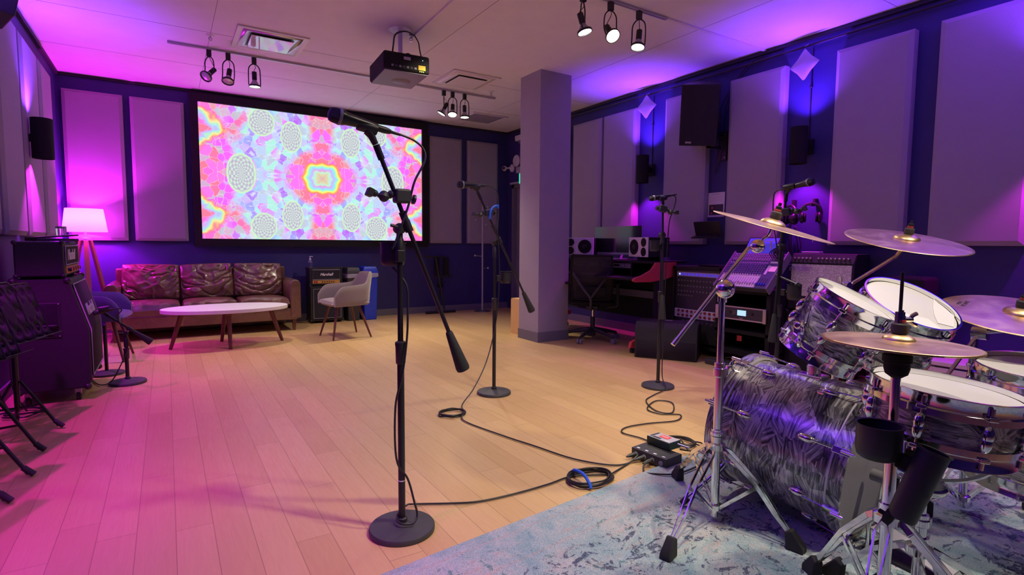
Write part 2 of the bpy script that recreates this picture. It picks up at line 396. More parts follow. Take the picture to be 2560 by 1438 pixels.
M['silvercloth']=_()
def _():
    n=N('mesh_weave'); v=n.tc.outputs['Object']; x,y,z=n.sep(v)
    t=n.math('GREATER_THAN',n.math('MULTIPLY',n.math('SINE',n.math('MULTIPLY',z,700)),n.math('SINE',n.math('MULTIPLY',y,700))),.35)
    return n.out(Base_Color=(.02,.02,.022),Roughness=.8,Alpha=n.math('SUBTRACT',1,n.math('MULTIPLY',t,.25)))
M['meshback']=_()
def _():   # mirrored, many-coloured picture shown on the projection screen
    n=N('kaleidoscope_picture'); v=n.tc.outputs['Object']; x,_y,z=n.sep(v)
    u=n.math('ABSOLUTE',n.math('DIVIDE',x,.87)); w_=n.math('ABSOLUTE',n.math('DIVIDE',n.math('SUBTRACT',z,.87),.87))  # u 0..1.75 w 0..1
    q=n.comb(u,w_)
    wv=n.vmath('SUBTRACT',n.noise(q,2.6,3,.5,0,True),(.5,.5,.5)); p=n.vmath('ADD',q,n.vmath('SCALE',wv,.34))
    w2=n.vmath('SUBTRACT',n.noise(q,9,2,.5,0,True),(.5,.5,.5)); p2=n.vmath('ADD',q,n.vmath('SCALE',w2,.09))
    cell=n.sep(n.vor(p2,8.5,out='Color'))
    edge=n.mapr(n.vor(p2,8.5,'DISTANCE_TO_EDGE','Distance'),.0,.035)
    fld=n.noise(p,2.0,3,.6,.5)
    cool=n.ramp(n.math('ADD',n.math('MULTIPLY',cell[0],.6),n.math('MULTIPLY',fld,.4)),[(.16,(.52,.10,1.0)),(.27,(.36,.38,1.0)),(.34,(.42,.75,.92)),(.46,(.42,.85,.72)),(.54,(.52,.55,.62)),(.64,(.50,.62,.95)),(.74,(.78,.20,1.0)),(.84,(.62,.85,.75))])
    hot=n.ramp(n.math('ADD',n.math('MULTIPLY',cell[1],.75),n.math('MULTIPLY',fld,.25)),[(.15,(1.0,.12,1.0)),(.30,(.95,.18,.35)),(.45,(1.0,.22,.28)),(.56,(.55,.45,.60)),(.66,(1.0,.20,.72)),(.80,(.85,.12,1.0))])
    r=n.math('SQRT',n.math('ADD',n.math('MULTIPLY',u,u),n.math('MULTIPLY',n.math('MULTIPLY',w_,w_),1.5)))
    rw=n.math('ADD',r,n.math('MULTIPLY',n.math('SUBTRACT',fld,.5),.55))
    hm=n.math('MAXIMUM',n.math('MULTIPLY',n.mapr(rw,.24,.30),n.mapr(rw,.60,.48)),n.mapr(n.math('ADD',u,n.math('MULTIPLY',n.math('SUBTRACT',fld,.5),1.2)),1.15,1.35))
    hm=n.math('MAXIMUM',hm,n.mapr(n.math('SUBTRACT',u,n.math('MULTIPLY',w_,.12)),.14,.04))
    col=n.mix(hm,cool,hot)
    col=n.mix(n.math('MULTIPLY',n.math('SUBTRACT',1,edge),.6),col,(.72,.74,.80))
    # white petals
    pet=n.math('MULTIPLY',n.mapr(n.noise(n.mapping(p,(1,3,1)),7,4,.6,1),.58,.64),n.math('SUBTRACT',1,hm))
    col=n.mix(n.math('MULTIPLY',pet,.75),col,(.72,.78,1.0))
    # rainbow star ring in the middle, smaller rainbow fringes near the sides
    def rainbow(t): return n.ramp(t,[(0,(.60,.40,1.0)),(.25,(.30,.70,1.0)),(.45,(.35,1.0,.45)),(.62,(1.0,.9,.15)),(.8,(1.0,.35,.08)),(1,(1.0,.15,.25))])
    ang=n.math('ARCTAN2',w_,n.math('ADD',u,.0001))
    star=n.math('ADD',r,n.math('MULTIPLY',n.math('SINE',n.math('MULTIPLY',ang,6)),.022))
    star=n.math('ADD',star,n.math('MULTIPLY',n.math('SUBTRACT',n.noise(q,14,2),.5),.05))
    t1=n.mapr(star,.19,.34); m1=n.math('MULTIPLY',n.mapr(star,.15,.19),n.mapr(star,.36,.32))
    col=n.mix(m1,col,rainbow(t1))
    col=n.mix(n.mapr(star,.165,.15),col,n.ramp(n.math('ADD',star,n.math('MULTIPLY',n.noise(q,22,2),.05)),[(0,(.75,.30,.40)),(.05,(.70,.50,.42)),(.12,(.72,.62,.35)),(.15,(.50,.80,.62))]))
    side=n.math('ADD',n.math('SUBTRACT',1.62,u),n.math('ADD',n.math('MULTIPLY',n.math('SUBTRACT',fld,.5),.6),n.math('MULTIPLY',n.math('ABSOLUTE',n.math('SUBTRACT',w_,.62)),.9)))
    t2=n.mapr(side,.02,.20); m2=n.math('MULTIPLY',n.mapr(side,0,.03),n.mapr(side,.24,.17))
    col=n.mix(n.math('MULTIPLY',m2,.8),col,rainbow(t2))
    # pine-cone ovals with a radiating checked pattern
    for cx,cy,rx,ry in ((1.20,.03,.20,.27),(.90,.80,.19,.21),(.47,.62,.16,.24),(.86,-.2,.01,.01)):
        dx=n.math('DIVIDE',n.math('SUBTRACT',u,cx),rx); dy=n.math('DIVIDE',n.math('SUBTRACT',w_,cy),ry)
        d=n.math('SQRT',n.math('ADD',n.math('MULTIPLY',dx,dx),n.math('MULTIPLY',dy,dy))); a=n.math('ARCTAN2',dy,dx)
        ck=n.math('MULTIPLY',n.math('SINE',n.math('MULTIPLY',a,11)),n.math('SINE',n.math('ADD',n.math('MULTIPLY',d,22),0)))
        c=n.mix(n.mapr(ck,-.1,.15),(.48,.44,.56),(.60,.74,.66)); c=n.mix(n.mapr(d,.88,.93),c,(.58,.85,.52))
        col=n.mix(n.mapr(d,1.04,.98),col,c)
    e=n.t.nodes.new('ShaderNodeEmission'); n.set(e.inputs[0],n.mix(.03,col,(.8,.8,.9))); e.inputs[1].default_value=1.12
    n.t.links.new(e.outputs[0],n.t.nodes['Material Output'].inputs[0]); return n.m
M['kaleido']=_()
def _():
    n=N('lamp_shade_cloth'); 
    t=n.t.nodes.new('ShaderNodeBsdfTranslucent'); t.inputs[0].default_value=(.95,.85,.93,1)
    d=n.t.nodes.new('ShaderNodeBsdfDiffuse'); d.inputs[0].default_value=(.9,.8,.88,1)
    mx=n.t.nodes.new('ShaderNodeMixShader'); mx.inputs[0].default_value=.45
    n.t.links.new(t.outputs[0],mx.inputs[1]); n.t.links.new(d.outputs[0],mx.inputs[2])
    e=n.t.nodes.new('ShaderNodeEmission'); e.inputs[0].default_value=(1,.45,.95,1); e.inputs[1].default_value=.22
    ad=n.t.nodes.new('ShaderNodeAddShader'); n.t.links.new(mx.outputs[0],ad.inputs[0]); n.t.links.new(e.outputs[0],ad.inputs[1])
    n.t.links.new(ad.outputs[0],n.t.nodes['Material Output'].inputs[0]); return n.m
M['shade']=_()
M['monitor']=mat('dark_monitor_glass',(.03,.035,.04),.12,spec=.8)
M['navyp']=mat('violet_mixer_panel',(.09,.085,.17),.45)
M['vknob']=mat('blue_grey_knob',(.16,.16,.30),.4)
M['lknob']=mat('light_knob',(.45,.42,.50),.4)
M['mag_dim']=mat('pink_display',(.5,.2,.4),.4,emis=(.8,.2,.6),es=.6)
M['dgreen']=mat('dark_green_enclosure',(.015,.035,.028),.35,metal=.2)
M['redlabel']=mat('red_label_print',(.7,.03,.03),.5)
M['rimwhite']=mat('satin_silver_inlay',(.62,.60,.60),.35,metal=.3)
# ================================================================ ROOM
X0,X1,Y0,Y1,H=-1.0,5.09,-2.2,8.2,3.05
def st(name,b,m,**k): o=b.build(name,m,smooth=False,**k); o['kind']='structure'; return o
st('floor',B().bb((X0-.1,Y0,-.05),(X1+.1,Y1+.1,0)),M['floor'])
st('ceiling',B().bb((X0-.1,Y0,H),(X1+.1,Y1+.1,H+.1)),M['ceiling'])
st('wall_back',B().bb((X0-.1,Y1,0),(X1+.1,Y1+.1,H)),M['wall'])
st('wall_left',B().bb((X0-.1,Y0,0),(X0,Y1,H)),M['wall'])
st('wall_right',B().bb((X1,Y0,0),(X1+.1,7.0,H)).bb((X1,7.0,2.10),(X1+.1,8.0,H)).bb((X1,8.0,0),(X1+.1,Y1,H)),M['wall'])
st('wall_front',B().bb((X0-.1,Y0-.1,0),(X1+.1,Y0,H)),M['wall'])
st('baseboard_back',B().bb((X0,Y1-.015,0),(X1,Y1,.10)),M['basegrey'])
st('baseboard_right',B().bb((X1-.015,Y0,0),(X1,6.95,.10)),M['basegrey'])
st('baseboard_left',B().bb((X0,Y0,0),(X0+.015,Y1,.10)),M['basegrey'])
st('trim_1',B().bb((X0,Y1-.02,H-.03),(X1,Y1,H)),M['trimdark'])
st('trim_2',B().bb((X0,Y0,H-.035),(X0+.03,Y1,H)),M['trimdark'])
st('trim_3',B().bb((X1-.03,Y0,H-.035),(X1,Y1,H)),M['trimdark'])
# door at the far end of the right wall
d=thing('door_1',(X1,7.5,0)); del d['label'],d['category']; d['kind']='structure'
st2=B().bb((X1-.02,6.97,0),(X1+.1,7.03,2.14)).bb((X1-.02,7.97,0),(X1+.1,8.03,2.14)).bb((X1-.02,6.97,2.08),(X1+.1,8.03,2.14)); st2.build('door_frame',M['basegrey'],d,world=True,smooth=False)
B().bb((X1+.05,7.03,0),(X1+.09,7.97,2.08)).build('door_panel',M['greyp'],d,world=True,smooth=False)
B().bb((X1-.07,6.98,2.14),(X1,8.02,2.17)).build('door_hood',M['midgrey'],d,world=True,smooth=False)
PX,PY=3.56,5.06
st('pillar',B().bb((PX,PY,0),(PX+.43,PY+.40,H)),M['pillar'])
st('baseboard_pillar',B().bb((PX-.008,PY-.008,0),(PX+.438,PY+.408,.115)),M['basegrey'])
# fine joints in the ceiling boards
for k,(a,b) in enumerate((((X0,5.9),(X1,5.9)),((X0,2.2),(X1,2.2)),((.42,Y0),(.42,Y1)),((2.3,Y0),(2.3,Y1)),((4.1,Y0),(4.1,Y1)),((X0,7.05),(X1,7.05)))):
    st('trim_%d'%(k+4),B().bb((a[0]-.0016,a[1]-.0016,H-.0012),(b[0]+.0016,b[1]+.0016,H+.001)),M['basegrey'])
# ---------------------------------------------------------------- wall panels
def panel(face,a0,a1,z0,z1,th,label,group):
    """face: 'L','R' or 'B'; a0..a1 along the wall"""
    bv=.035
    def P(a,z,d):
        return {'L':(X0+d,a,z),'R':(X1-d,a,z),'B':(a,Y1-d,z)}[face]
    v=[P(a,z,.0) for a,z in ((a0,z0),(a1,z0),(a1,z1),(a0,z1))]+[P(a,z,th-bv*.55) for a,z in ((a0,z0),(a1,z0),(a1,z1),(a0,z1))]+[P(a,z,th) for a,z in ((a0+bv,z0+bv),(a1-bv,z0+bv),(a1-bv,z1-bv),(a0+bv,z1-bv))]
    f=[(0,1,2,3),(8,9,10,11)]+[(i,(i+1)%4,(i+1)%4+4,i+4) for i in range(4)]+[(i+4,(i+1)%4+4,(i+1)%4+8,i+8) for i in range(4)]
    b=B().add(v,f); o=b.build('acoustic_panel',M['fabric'],smooth=False,bevel=.004); tag(o,label,'panel',group)
gB='grey acoustic panels on the screen wall'; gR='grey acoustic panels on the equipment wall'; gL='grey acoustic panels on the left wall'
panel('B',-.95,-.38,1.13,2.86,.09,'grey fabric acoustic panel behind the tripod floor lamp',gB)
panel('B',-.31,.25,1.13,2.86,.09,'grey fabric acoustic panel beside the left edge of the projection screen',gB)
panel('B',3.60,4.17,1.13,2.83,.06,'dim grey fabric acoustic panel just right of the projection screen',gB)
panel('B',4.28,4.86,1.13,2.83,.06,'dim grey fabric acoustic panel behind the coat stand in the far corner',gB)
lab=['grey wall panel nearest the pillar, above the left white monitor speaker','tall grey wall panel behind the wide computer monitor','tall grey wall panel partly behind the hanging loudspeaker','tall grey wall panel directly above the mixing desk','tall grey wall panel behind the highest cymbal','large grey wall panel cut by the right edge of the photo']
for (a,b),l in zip(((5.69,6.30),(5.05,5.65),(3.99,4.58),(3.11,3.71),(2.05,2.64),(1.30,1.88)),lab): panel('R',a,b,1.135,2.83,.09,l,gR)
lab=['grey left wall panel cut off by the left edge of the photo','grey left wall panel standing before the black cylinder wall lamp','grey left wall panel behind the black cylinder wall lamp','grey left wall panel closest to the room corner with the floor lamp']
for (a,b),l in zip(((4.35,4.98),(5.12,5.80),(5.93,6.58),(6.72,7.30)),lab): panel('L',a,b,1.16,2.80,.075,l,gL)
# ---------------------------------------------------------------- projection screen
t=thing('projection_screen',(1.925,8.14,1.07),0,'wide projection screen in black frame showing a mirrored rainbow picture','screen')
b=B(); y0,y1=8.09,8.19
for a,c in (((.312,y0,1.07),(3.542,y1,1.165)),((.312,y0,2.90),(3.542,y1,3.0)),((.312,y0,1.165),(.402,y1,2.90)),((3.447,y0,1.165),(3.542,y1,2.90))): b.bb(a,c)
b.build('frame',M['matte'],t,world=True,smooth=False)
o=B().add([(-1.5225,0,0),(1.5225,0,0),(1.5225,0,1.735),(-1.5225,0,1.735)],[(0,1,2,3)]).build('picture',M['kaleido'],t,smooth=False); o.location=(0,-.012,.095)
# ---------------------------------------------------------------- sconces
lamps=['black cylinder wall lamp between two panels left of the hanging loudspeaker','black cylinder wall lamp above the hanging headphones',
 'black cylinder wall lamp beyond the right edge','black cylinder wall lamp on the left wall','black cylinder wall lamp past the music stands','black cylinder wall lamp nearest the doorless end of the left wall']
S0=None
for i,(x,y,z,s,*_r) in enumerate(SCONCES):
    if i in(2,4,5): continue
    t=thing('wall_lamp',(x,y,z),0,lamps[i],'lamp','black cylinder wall lamps')
    b=B().lathe([(.072,-.165),(.075,-.165),(.075,.165),(.072,.165),(.072,.13),(.0,.13),(.0,-.13),(.072,-.13),(.072,-.165)],n=36,cap=False); b.build('housing',M['matte'],t)
    B().bb((min(0,s*.17),-.022,-.03),(max(0,s*.17),.022,.03)).bb((min(s*.145,s*.17),-.05,-.07),(max(s*.145,s*.17),.05,.07)).build('bracket',M['matte'],t,bevel=.003)
    B().cyl((0,0,-.128),(0,0,-.124),.069,n=28).build('lamp_glass',M['mag_on'],t)
    if i<2: tag(B().tube([(x+s*.165,y,z+.07),(x+s*.163,y+.002,z+.4),(x+s*.165,y,2.93)],.006,n=6).tube([(x+s*.163,y-.01,z+.55),(x+s*.163,y+.012,z+.55)],.012,n=8).build('lamp_cable',M['black']),'thin black cable running up from the '+('cylinder lamp left of the hanging loudspeaker' if i==0 else 'cylinder lamp above the headphones'),'cable')
# the glass sits inside the housing; the light itself comes from the spot at the same place
# diamond sachets hung over the uplights
def sachet(y,z,lab,tilt):
    def fn(u,v):
        a=u*2-1;b=v*2-1; k=max(0,(1-a*a)*(1-b*b))**.5; pin=1-.10*(1-abs(a))*abs(b)-.10*(1-abs(b))*abs(a)
        return (a*.105*pin,b*.105*pin,.022*k)
    b=B().grid(fn,14,14); 
    b2=B().grid(lambda u,v:tuple(Vector(fn(u,v))*1-Vector((0,0,2*fn(u,v)[2]))),14,14)
    Mx=Matrix.Translation((5.0,y,z))@Matrix.Rotation(math.radians(-90),4,'Y')@Matrix.Rotation(tilt,4,'X')@Matrix.Rotation(PI/4,4,'Z')
    bb=B(); bb.add([Mx@p for p in b.V],b.F); bb.add([Mx@p for p in b2.V],b2.F)
    o=bb.build('hanging_sachet',M['sachet']); tag(o,lab,'sachet','pale diamond sachets hung from the rail'); return o
sachet(4.87,2.80,'pale diamond-shaped sachet hanging left of the wall loudspeaker',.12)
sachet(2.92,2.78,'pale diamond-shaped sachet hanging above the lamp over the headphones',-.1)
for y in (4.87,2.92): tag(B().tube([(5.0,y,2.945),(5.04,y,2.965),(5.05,y,2.975)],.002,n=5).build('hanging_string',M['whitefab']),'short string holding the '+('sachet left of the wall loudspeaker' if y>4 else 'sachet over the headphones lamp'),'string')
o=B().tube([(5.06,6.45,2.93),(5.05,6.38,2.965),(5.05,6.2,2.975),(5.05,4.2,2.95),(5.05,2.2,2.965),(5.05,.8,2.97)],.011,n=8,sm=5).build('cable_conduit',M['black']); tag(o,'long black cable conduit clipped along the top of the right wall','conduit')
for k,(y,c) in enumerate(((3.84,0),(3.78,.05))):
    tag(B().tube([(5.06,3.35+c,3.0),(5.05,3.55+c,2.9),(5.06,y,2.6),(5.06,y+.02,2.2),(5.05,y+.05+c,1.9)],.005,n=6).build('speaker_cable',M['black']),('thin black cable looping down the wall right of the hanging loudspeaker','second thin black cable dropping beside the hanging loudspeaker')[k],'cable')
tag(B().tube([(5.06,6.43,2.93),(5.05,6.46,2.86),(5.05,6.42,2.6),(5.05,6.47,2.35),(5.05,6.42,2.2)],.008,n=6).tube([(5.05,6.39,2.8),(5.04,6.40,2.5),(5.04,6.45,2.42),(5.04,6.47,2.75)],.008,n=6).build('cable_loop',M['black']),'black cable looped on the wall just right of the pillar','cable')
# hanging loudspeaker
Mx=Matrix.Translation((4.86,3.93,2.52))@Matrix.Rotation(math.radians(207),4,'Z')@Matrix.Rotation(math.radians(20),4,'Y')@Matrix.Rotation(math.radians(-6),4,'X')
t=thingM('loudspeaker',Mx,'black loudspeaker tilted downward on a wall bracket high on the right wall','loudspeaker')
poly=[(.16,-.19),(.16,.19),(-.02,.17),(-.15,.10),(-.15,-.10),(-.02,-.17)]
B().prism(poly,Matrix.Translation((0,0,-.31)),.62).build('cabinet',M['black'],t,bevel=.008)
B().bb((.158,-.18,-.30),(.168,.18,.30)).build('grille',M['grille'],t,bevel=.004)
B().bb((.169,-.12,-.282),(.171,-.06,-.262)).build('badge',M['midgrey'],t)
text('badge_lettering','QSC',M['black'],Matrix.Translation((.1715,-.09,-.272))@Matrix(((0,0,1,0),(1,0,0,0),(0,1,0,0),(0,0,0,1))),.016,t,world=False)
B().bb((-.17,.0,-.02),(-.14,.05,.03)).bb((-.12,.16,-.1),(-.06,.175,-.02)).build('connector_plate',M['darkbox'],t)
t=thing('speaker_bracket',(5.0,3.84,2.17),0,'black steel wall bracket under the hanging loudspeaker','bracket')
B().bb((5.06,3.76,2.03),(5.088,3.86,2.33)).build('wall_plate',M['satin'],t,world=True,bevel=.003)
B().bb((4.86,3.83,2.15),(5.07,3.86,2.18)).bb((4.86,3.83,2.15),(4.89,3.86,2.27)).tube([(5.06,3.80,2.28),(4.93,3.82,2.24)],.012).build('arm',M['satin'],t,world=True)
for z in (2.06,2.30): B().cyl((5.055,3.78,z),(5.062,3.78,z),.006,n=8).build('bolt',M['steel'],t,world=True)
# poster, headphones, small items on the right wall
o=B().bb((5.084,3.775,1.435),(5.088,3.985,1.70)).build('wall_notice',M['paper']); tag(o,'white printed sheet with a dark picture taped to the wall above the mixer','notice')
B().bb((-.0035,-.09,.02),(-.0025,.09,.135)).build('printed_picture',M['darkbox'],o)
B().bb((-.0035,-.05,.244),(-.0025,.05,.248)).build('printed_heading',M['greyp'],o)
for k in range(4): B().bb((-.0035,-.07,.215-k*.014),(-.0025,.07,.2165-k*.014)).build('printed_line',M['midgrey'],o)
for k,(yy,zz) in enumerate(((-.06,.05),(.05,.10),(.06,.04))): B().ball((-.004,yy,zz),(.001,.012,.012),10,6).build('printed_dot',M['red'],o)
def headphones(x,y,z,lab,rz):
    t=thing('headphones',(x,y,z),rz,lab,'headphones','black headphones hung on the wall')
    B().tube([(0,-.075,-.05),(0,-.085,.0),(0,-.06,.06),(0,0,.085),(0,.06,.06),(0,.085,.0),(0,.075,-.05)],.012,n=8).build('headband',M['black'],t)
    for s in (-1,1):
        B().ball((0,s*.07,-.045),(.045,.024,.052),18,12).build('ear_cup',M['satin'],t)
        B().lathe([(.022,0),(.042,.003),(.044,.012),(.036,.018)],(0,s*.055,-.045),(0,-s,0),20).build('ear_pad',M['matte'],t)
    return t
headphones(5.0,2.79,1.43,'black headphones on a wall hook beside a wide grey panel',.5)
headphones(5.0,2.99,1.42,'black headphones hung behind the highest cymbal stand microphone',-.4)
for y,l in ((2.79,'beside a wide grey panel'),(2.99,'behind the standing microphone')):
    tag(B().bb((5.04,y-.012,1.50),(5.09,y+.012,1.56)).bb((4.98,y-.01,1.49),(5.05,y+.01,1.505)).build('wall_hook',M['black'],bevel=.002),'small black hook holding the headphones '+l,'hook')
tag(B().tube([(5.04,2.99,1.37),(5.05,3.02,1.2),(5.05,2.98,1.02),(5.05,2.92,1.08),(5.05,2.97,1.3),(5.05,2.93,1.25),(5.05,2.90,1.1),(5.05,2.98,1.05),(5.05,3.0,1.25)],.005,n=6).build('headphone_cable',M['black']),'tangle of black headphone cable hanging on the wall','cable')
tag(B().tube([(5.04,2.78,1.16),(5.05,2.785,1.22)],.007,n=6).build('cable_plug',M['steel']),'small metal plug hanging below the right headphones','plug')
t=thing('wall_music_shelf',(4.95,3.82,1.3),0,'black sheet music desk clipped against the wall below the notice','shelf')
B().box((4.93,3.86,1.30),(.02,.33,.17),Matrix.Rotation(math.radians(-18),3,'Y')).build('plate',M['satin'],t,world=True,bevel=.004)
B().box((4.90,3.86,1.215),(.07,.33,.012),Matrix.Rotation(math.radians(-18),3,'Y')).build('ledge',M['satin'],t,world=True)
B().tube([(4.94,3.82,1.28),(5.085,3.80,1.25)],.012).build('arm',M['satin'],t,world=True)
# ---------------------------------------------------------------- far corner devices
def wdisc(name,y,z,r,d,m,lab,cat): return tag(B().lathe([(r,0),(r,d*.6),(r*.85,d),(0,d)],(X1,y,z),(-1,0,0),28).build(name,m),lab,cat)
p=U(1290,402,0,5.07); wdisc('ceiling_sensor',p.y,p.z,.10,.03,M['white'],'round white cover plate high on the wall beside the pillar','cover')
p=U(1300,345,0,5.03); t=thing('fire_alarm',(5.09,p.y,p.z),0,'small white alarm bell unit at the top of the corner wall','alarm')
B().bb((5.0,p.y-.10,p.z-.04),(5.09,p.y+.12,p.z+.05)).build('housing',M['white'],t,world=True,bevel=.015)
B().ball((5.04,p.y,p.z-.06),(.03,.06,.03)).build('lens',M['clear'],t,world=True)
p=U(1264,421,0,5.0); t=thing('wall_camera',(5.09,p.y-.05,p.z),0,'white two-part spotlight camera on the far corner wall','camera')
B().lathe([(.065,0),(.065,.02),(.03,.035),(.015,.07)],(5.09,p.y-.08,p.z),(-1,0,0),24).build('base',M['white'],t,world=True)
B().tube([(5.03,p.y-.08,p.z),(5.0,p.y-.0,p.z)],.012).build('arm',M['white'],t,world=True)
B().ball((4.99,p.y+.02,p.z),.045,18,12).build('body',M['white'],t,world=True)
B().lathe([(.028,0),(.02,.006),(.0,.006)],(4.955,p.y-.01,p.z),(-.8,-.6,0),16).build('lens',M['darkbox'],t,world=True)
p=U(1296,448,0,5.03); t=thing('exit_sign',(5.03,7.60,p.z),0,'green lit exit sign mostly hidden behind the pillar','sign')
B().bb((5.02,7.40,p.z-.09),(5.05,7.74,p.z+.10)).build('housing',M['white'],t,world=True,bevel=.004)
B().bb((5.016,7.415,p.z-.075),(5.021,7.725,p.z+.085)).build('lit_face',M['exit'],t,world=True)
B().bb((5.0,7.45,p.z+.10),(5.09,7.80,p.z+.20)).build('mount',M['midgrey'],t,world=True,bevel=.005)
# ---------------------------------------------------------------- ceiling fittings
def diffuser(x0,x1,y0,y1,lab,kind):
    cx,cy=(x0+x1)/2,(y0+y1)/2; hx,hy=(x1-x0)/2,(y1-y0)/2
    t=thing('ceiling_vent',(cx,cy,H),0,lab,'vent','square ceiling vents')
    def ringf(b,a,c,za,zb):
        v=[(sx*hx*a,sy*hy*a,za) for sx,sy in ((-1,-1),(1,-1),(1,1),(-1,1))]+[(sx*hx*c,sy*hy*c,zb) for sx,sy in ((-1,-1),(1,-1),(1,1),(-1,1))]
        b.add(v,[(i,(i+1)%4,(i+1)%4+4,i+4) for i in range(4)])
    b=B(); ringf(b,1,1,0,-.014); ringf(b,1,.93,-.014,-.014); ringf(b,.93,.86,-.014,-.004); ringf(b,.86,.84,-.004,-.012)
    if kind=='grille':
        ringf(b,.84,.84,-.012,-.001); b.build('frame',M['white'],t,fixn=False,solid=.001)
        g=B(); n=22
        for k in range(n): g.bb((-hx*.85,-hy*.85+2*hy*.85*k/n,-.010),(hx*.85,-hy*.85+2*hy*.85*(k+.45)/n,-.003))
        g.bb((-hx*.85,-hy*.85,-.002),(hx*.85,hy*.85,-.001)).build('grille',M['midgrey'],t)
    else:
        b.build('frame',M['white'],t,fixn=False,solid=.0015)
        b=B(); ringf(b,.84,.62,-.012,.035-.05); b.build('cone',M['steel'] if kind=='shiny' else M['white'],t,fixn=False,solid=.001)
        B().bb((-hx*.60,-hy*.60,-.034),(hx*.60,hy*.60,-.028)).build('centre_plate',M['shinyp'] if kind=='shiny' else M['white'],t,bevel=.002)
        B().bb((-hx*.66,-hy*.66,-.0145),(hx*.66,hy*.66,-.0135)).build('throat',M['darkbox'],t)
M['shinyp']=mat('glossy_white_metal',(.8,.79,.8),.06,spec=.8,coat=1)
diffuser(.61,1.22,5.53,6.13,'square ceiling vent with shiny centre plate left of the projector','shiny')
diffuser(2.76,3.37,5.58,6.19,'square ceiling vent between the projector and the pillar','plain')
diffuser(3.86,4.47,7.19,7.77,'flat grey return air grille near the far ceiling corner','grille')
def sprinkler(x,y,lab):
    t=thing('sprinkler',(x,y,H),0,lab,'sprinkler','ceiling sprinklers')
    B().lathe([(.035,0),(.035,-.004),(.012,-.008)],n=20).build('rose',M['white'],t)
    B().cyl((0,0,-.005),(0,0,-.03),.008,n=10).tube([(.01,0,-.02),(.014,0,-.035),(.0,0,-.05)],.003,n=6).tube([(-.01,0,-.02),(-.014,0,-.035),(0,0,-.05)],.003,n=6).lathe([(.016,-.05),(.016,-.052)],n=14).build('head',M['steel'],t)
sprinkler(.42,5.97,'small ceiling sprinkler above the left end of the far light track'); sprinkler(3.55,6.13,'small ceiling sprinkler by the right end of the far light track'); sprinkler(2.0,4.95,'small ceiling sprinkler above the projector')
for (a,b_,lab) in (((.08,6.36),(3.74,6.36),'long grey ceiling light track running behind the projector'),((1.3,3.36),(3.66,3.36),'grey ceiling light track carrying three lit spots at the top of the photo')):
    t=thing('light_track',(a[0],a[1],H),0,lab,'track')
    B().bb((a[0],a[1]-.018,H-.020),(b_[0],b_[1]+.018,H)).build('rail',M['midgrey'],t,world=True,bevel=.002)
    B().bb((a[0]+.01,a[1]-.006,H-.0215),(b_[0]-.01,a[1]+.006,H-.0195)).build('slot',M['steel'],t,world=True)
tag(B().bb((3.66,3.345,H-.014),(5.06,3.375,H)).build('surface_conduit',M['white'],bevel=.002),'thin white cable trunking joining the near light track to the right wall','trunking')
q=U(1132,0,2,H); q0=Vector((2.02,4.95,H)); dq=(q-q0)*1.15
b=B().box((0,0,0),(dq.length,.024,.018)); Mq=frame((q0+dq/2)-Vector((0,0,.009)),dq,z=(0,0,1)); b.V=[Mq@p for p in b.V]; tag(b.build("surface_conduit",M["white"]),"white trunking leading from the projector mount across the ceiling","trunking")
# track heads
hl=['leftmost unlit spot lamp on the far track','second unlit spot lamp on the far track','lit spot lamp just below the left ceiling vent','lit spot lamp, leftmost of three right of the projector','lit spot lamp, middle of three right of the projector','lit spot lamp beside the far end of the track','lit spot lamp, leftmost of three on the near track','lit spot lamp facing the camera on the near track','lit spot lamp, rightmost of three on the near track']
for i,(x,y,tg,on) in enumerate(TRACK):
    p,d=HP[i]; t=thing('track_spotlight',(x,y,H-.02),0,hl[i],'spotlight','black spot lamps on the ceiling tracks')
    B().bb((x-.022,y-.016,H-.085),(x+.022,y+.016,H-.020)).build('track_adapter',M['satin'],t,world=True,bevel=.002)
    sd=d.cross(Vector((0,0,1))); sd=sd.normalized() if sd.length>.05 else Vector((1,0,0))
    top=Vector((x,y,H-.085)); c=p
    yk=B()
    for s in (-1,1): yk.tube([top,top+sd*s*.028+Vector((0,0,-.012)),top+sd*s*.052+Vector((0,0,-.05)),c+sd*s*.056+Vector((0,0,.03)),c+sd*s*.056+d*.05],.0055,n=6,sm=4)
    yk.build('yoke',M['satin'],t,world=True)
    B().lathe([(.024,-.085),(.024,-.01),(.020,0)],c,d,20).build('lamp_holder',M['satin'],t,world=True)
    B().lathe([(.020,0),(.030,.02),(.050,.055)],c,d,26,cap=False).build('reflector',M['midgrey'],t,world=True)
    B().lathe([(.052,.052),(.058,.052),(.058,.068),(.052,.068),(.052,.052)],c,d,30,cap=False).build('lamp_ring',M['satin'],t,world=True)
    B().lathe([(.051,.058),(.04,.064),(0,.067)],c,d,26).build('lamp_face',M['lamp_on'] if on else M['lamp_off'],t,world=True)
    B().tube([top,top+Vector((.015,.01,-.03)),c-d*.085+Vector((0,0,.02)),c-d*.085],.003,n=5).build('lamp_lead',M['black'],t,world=True)
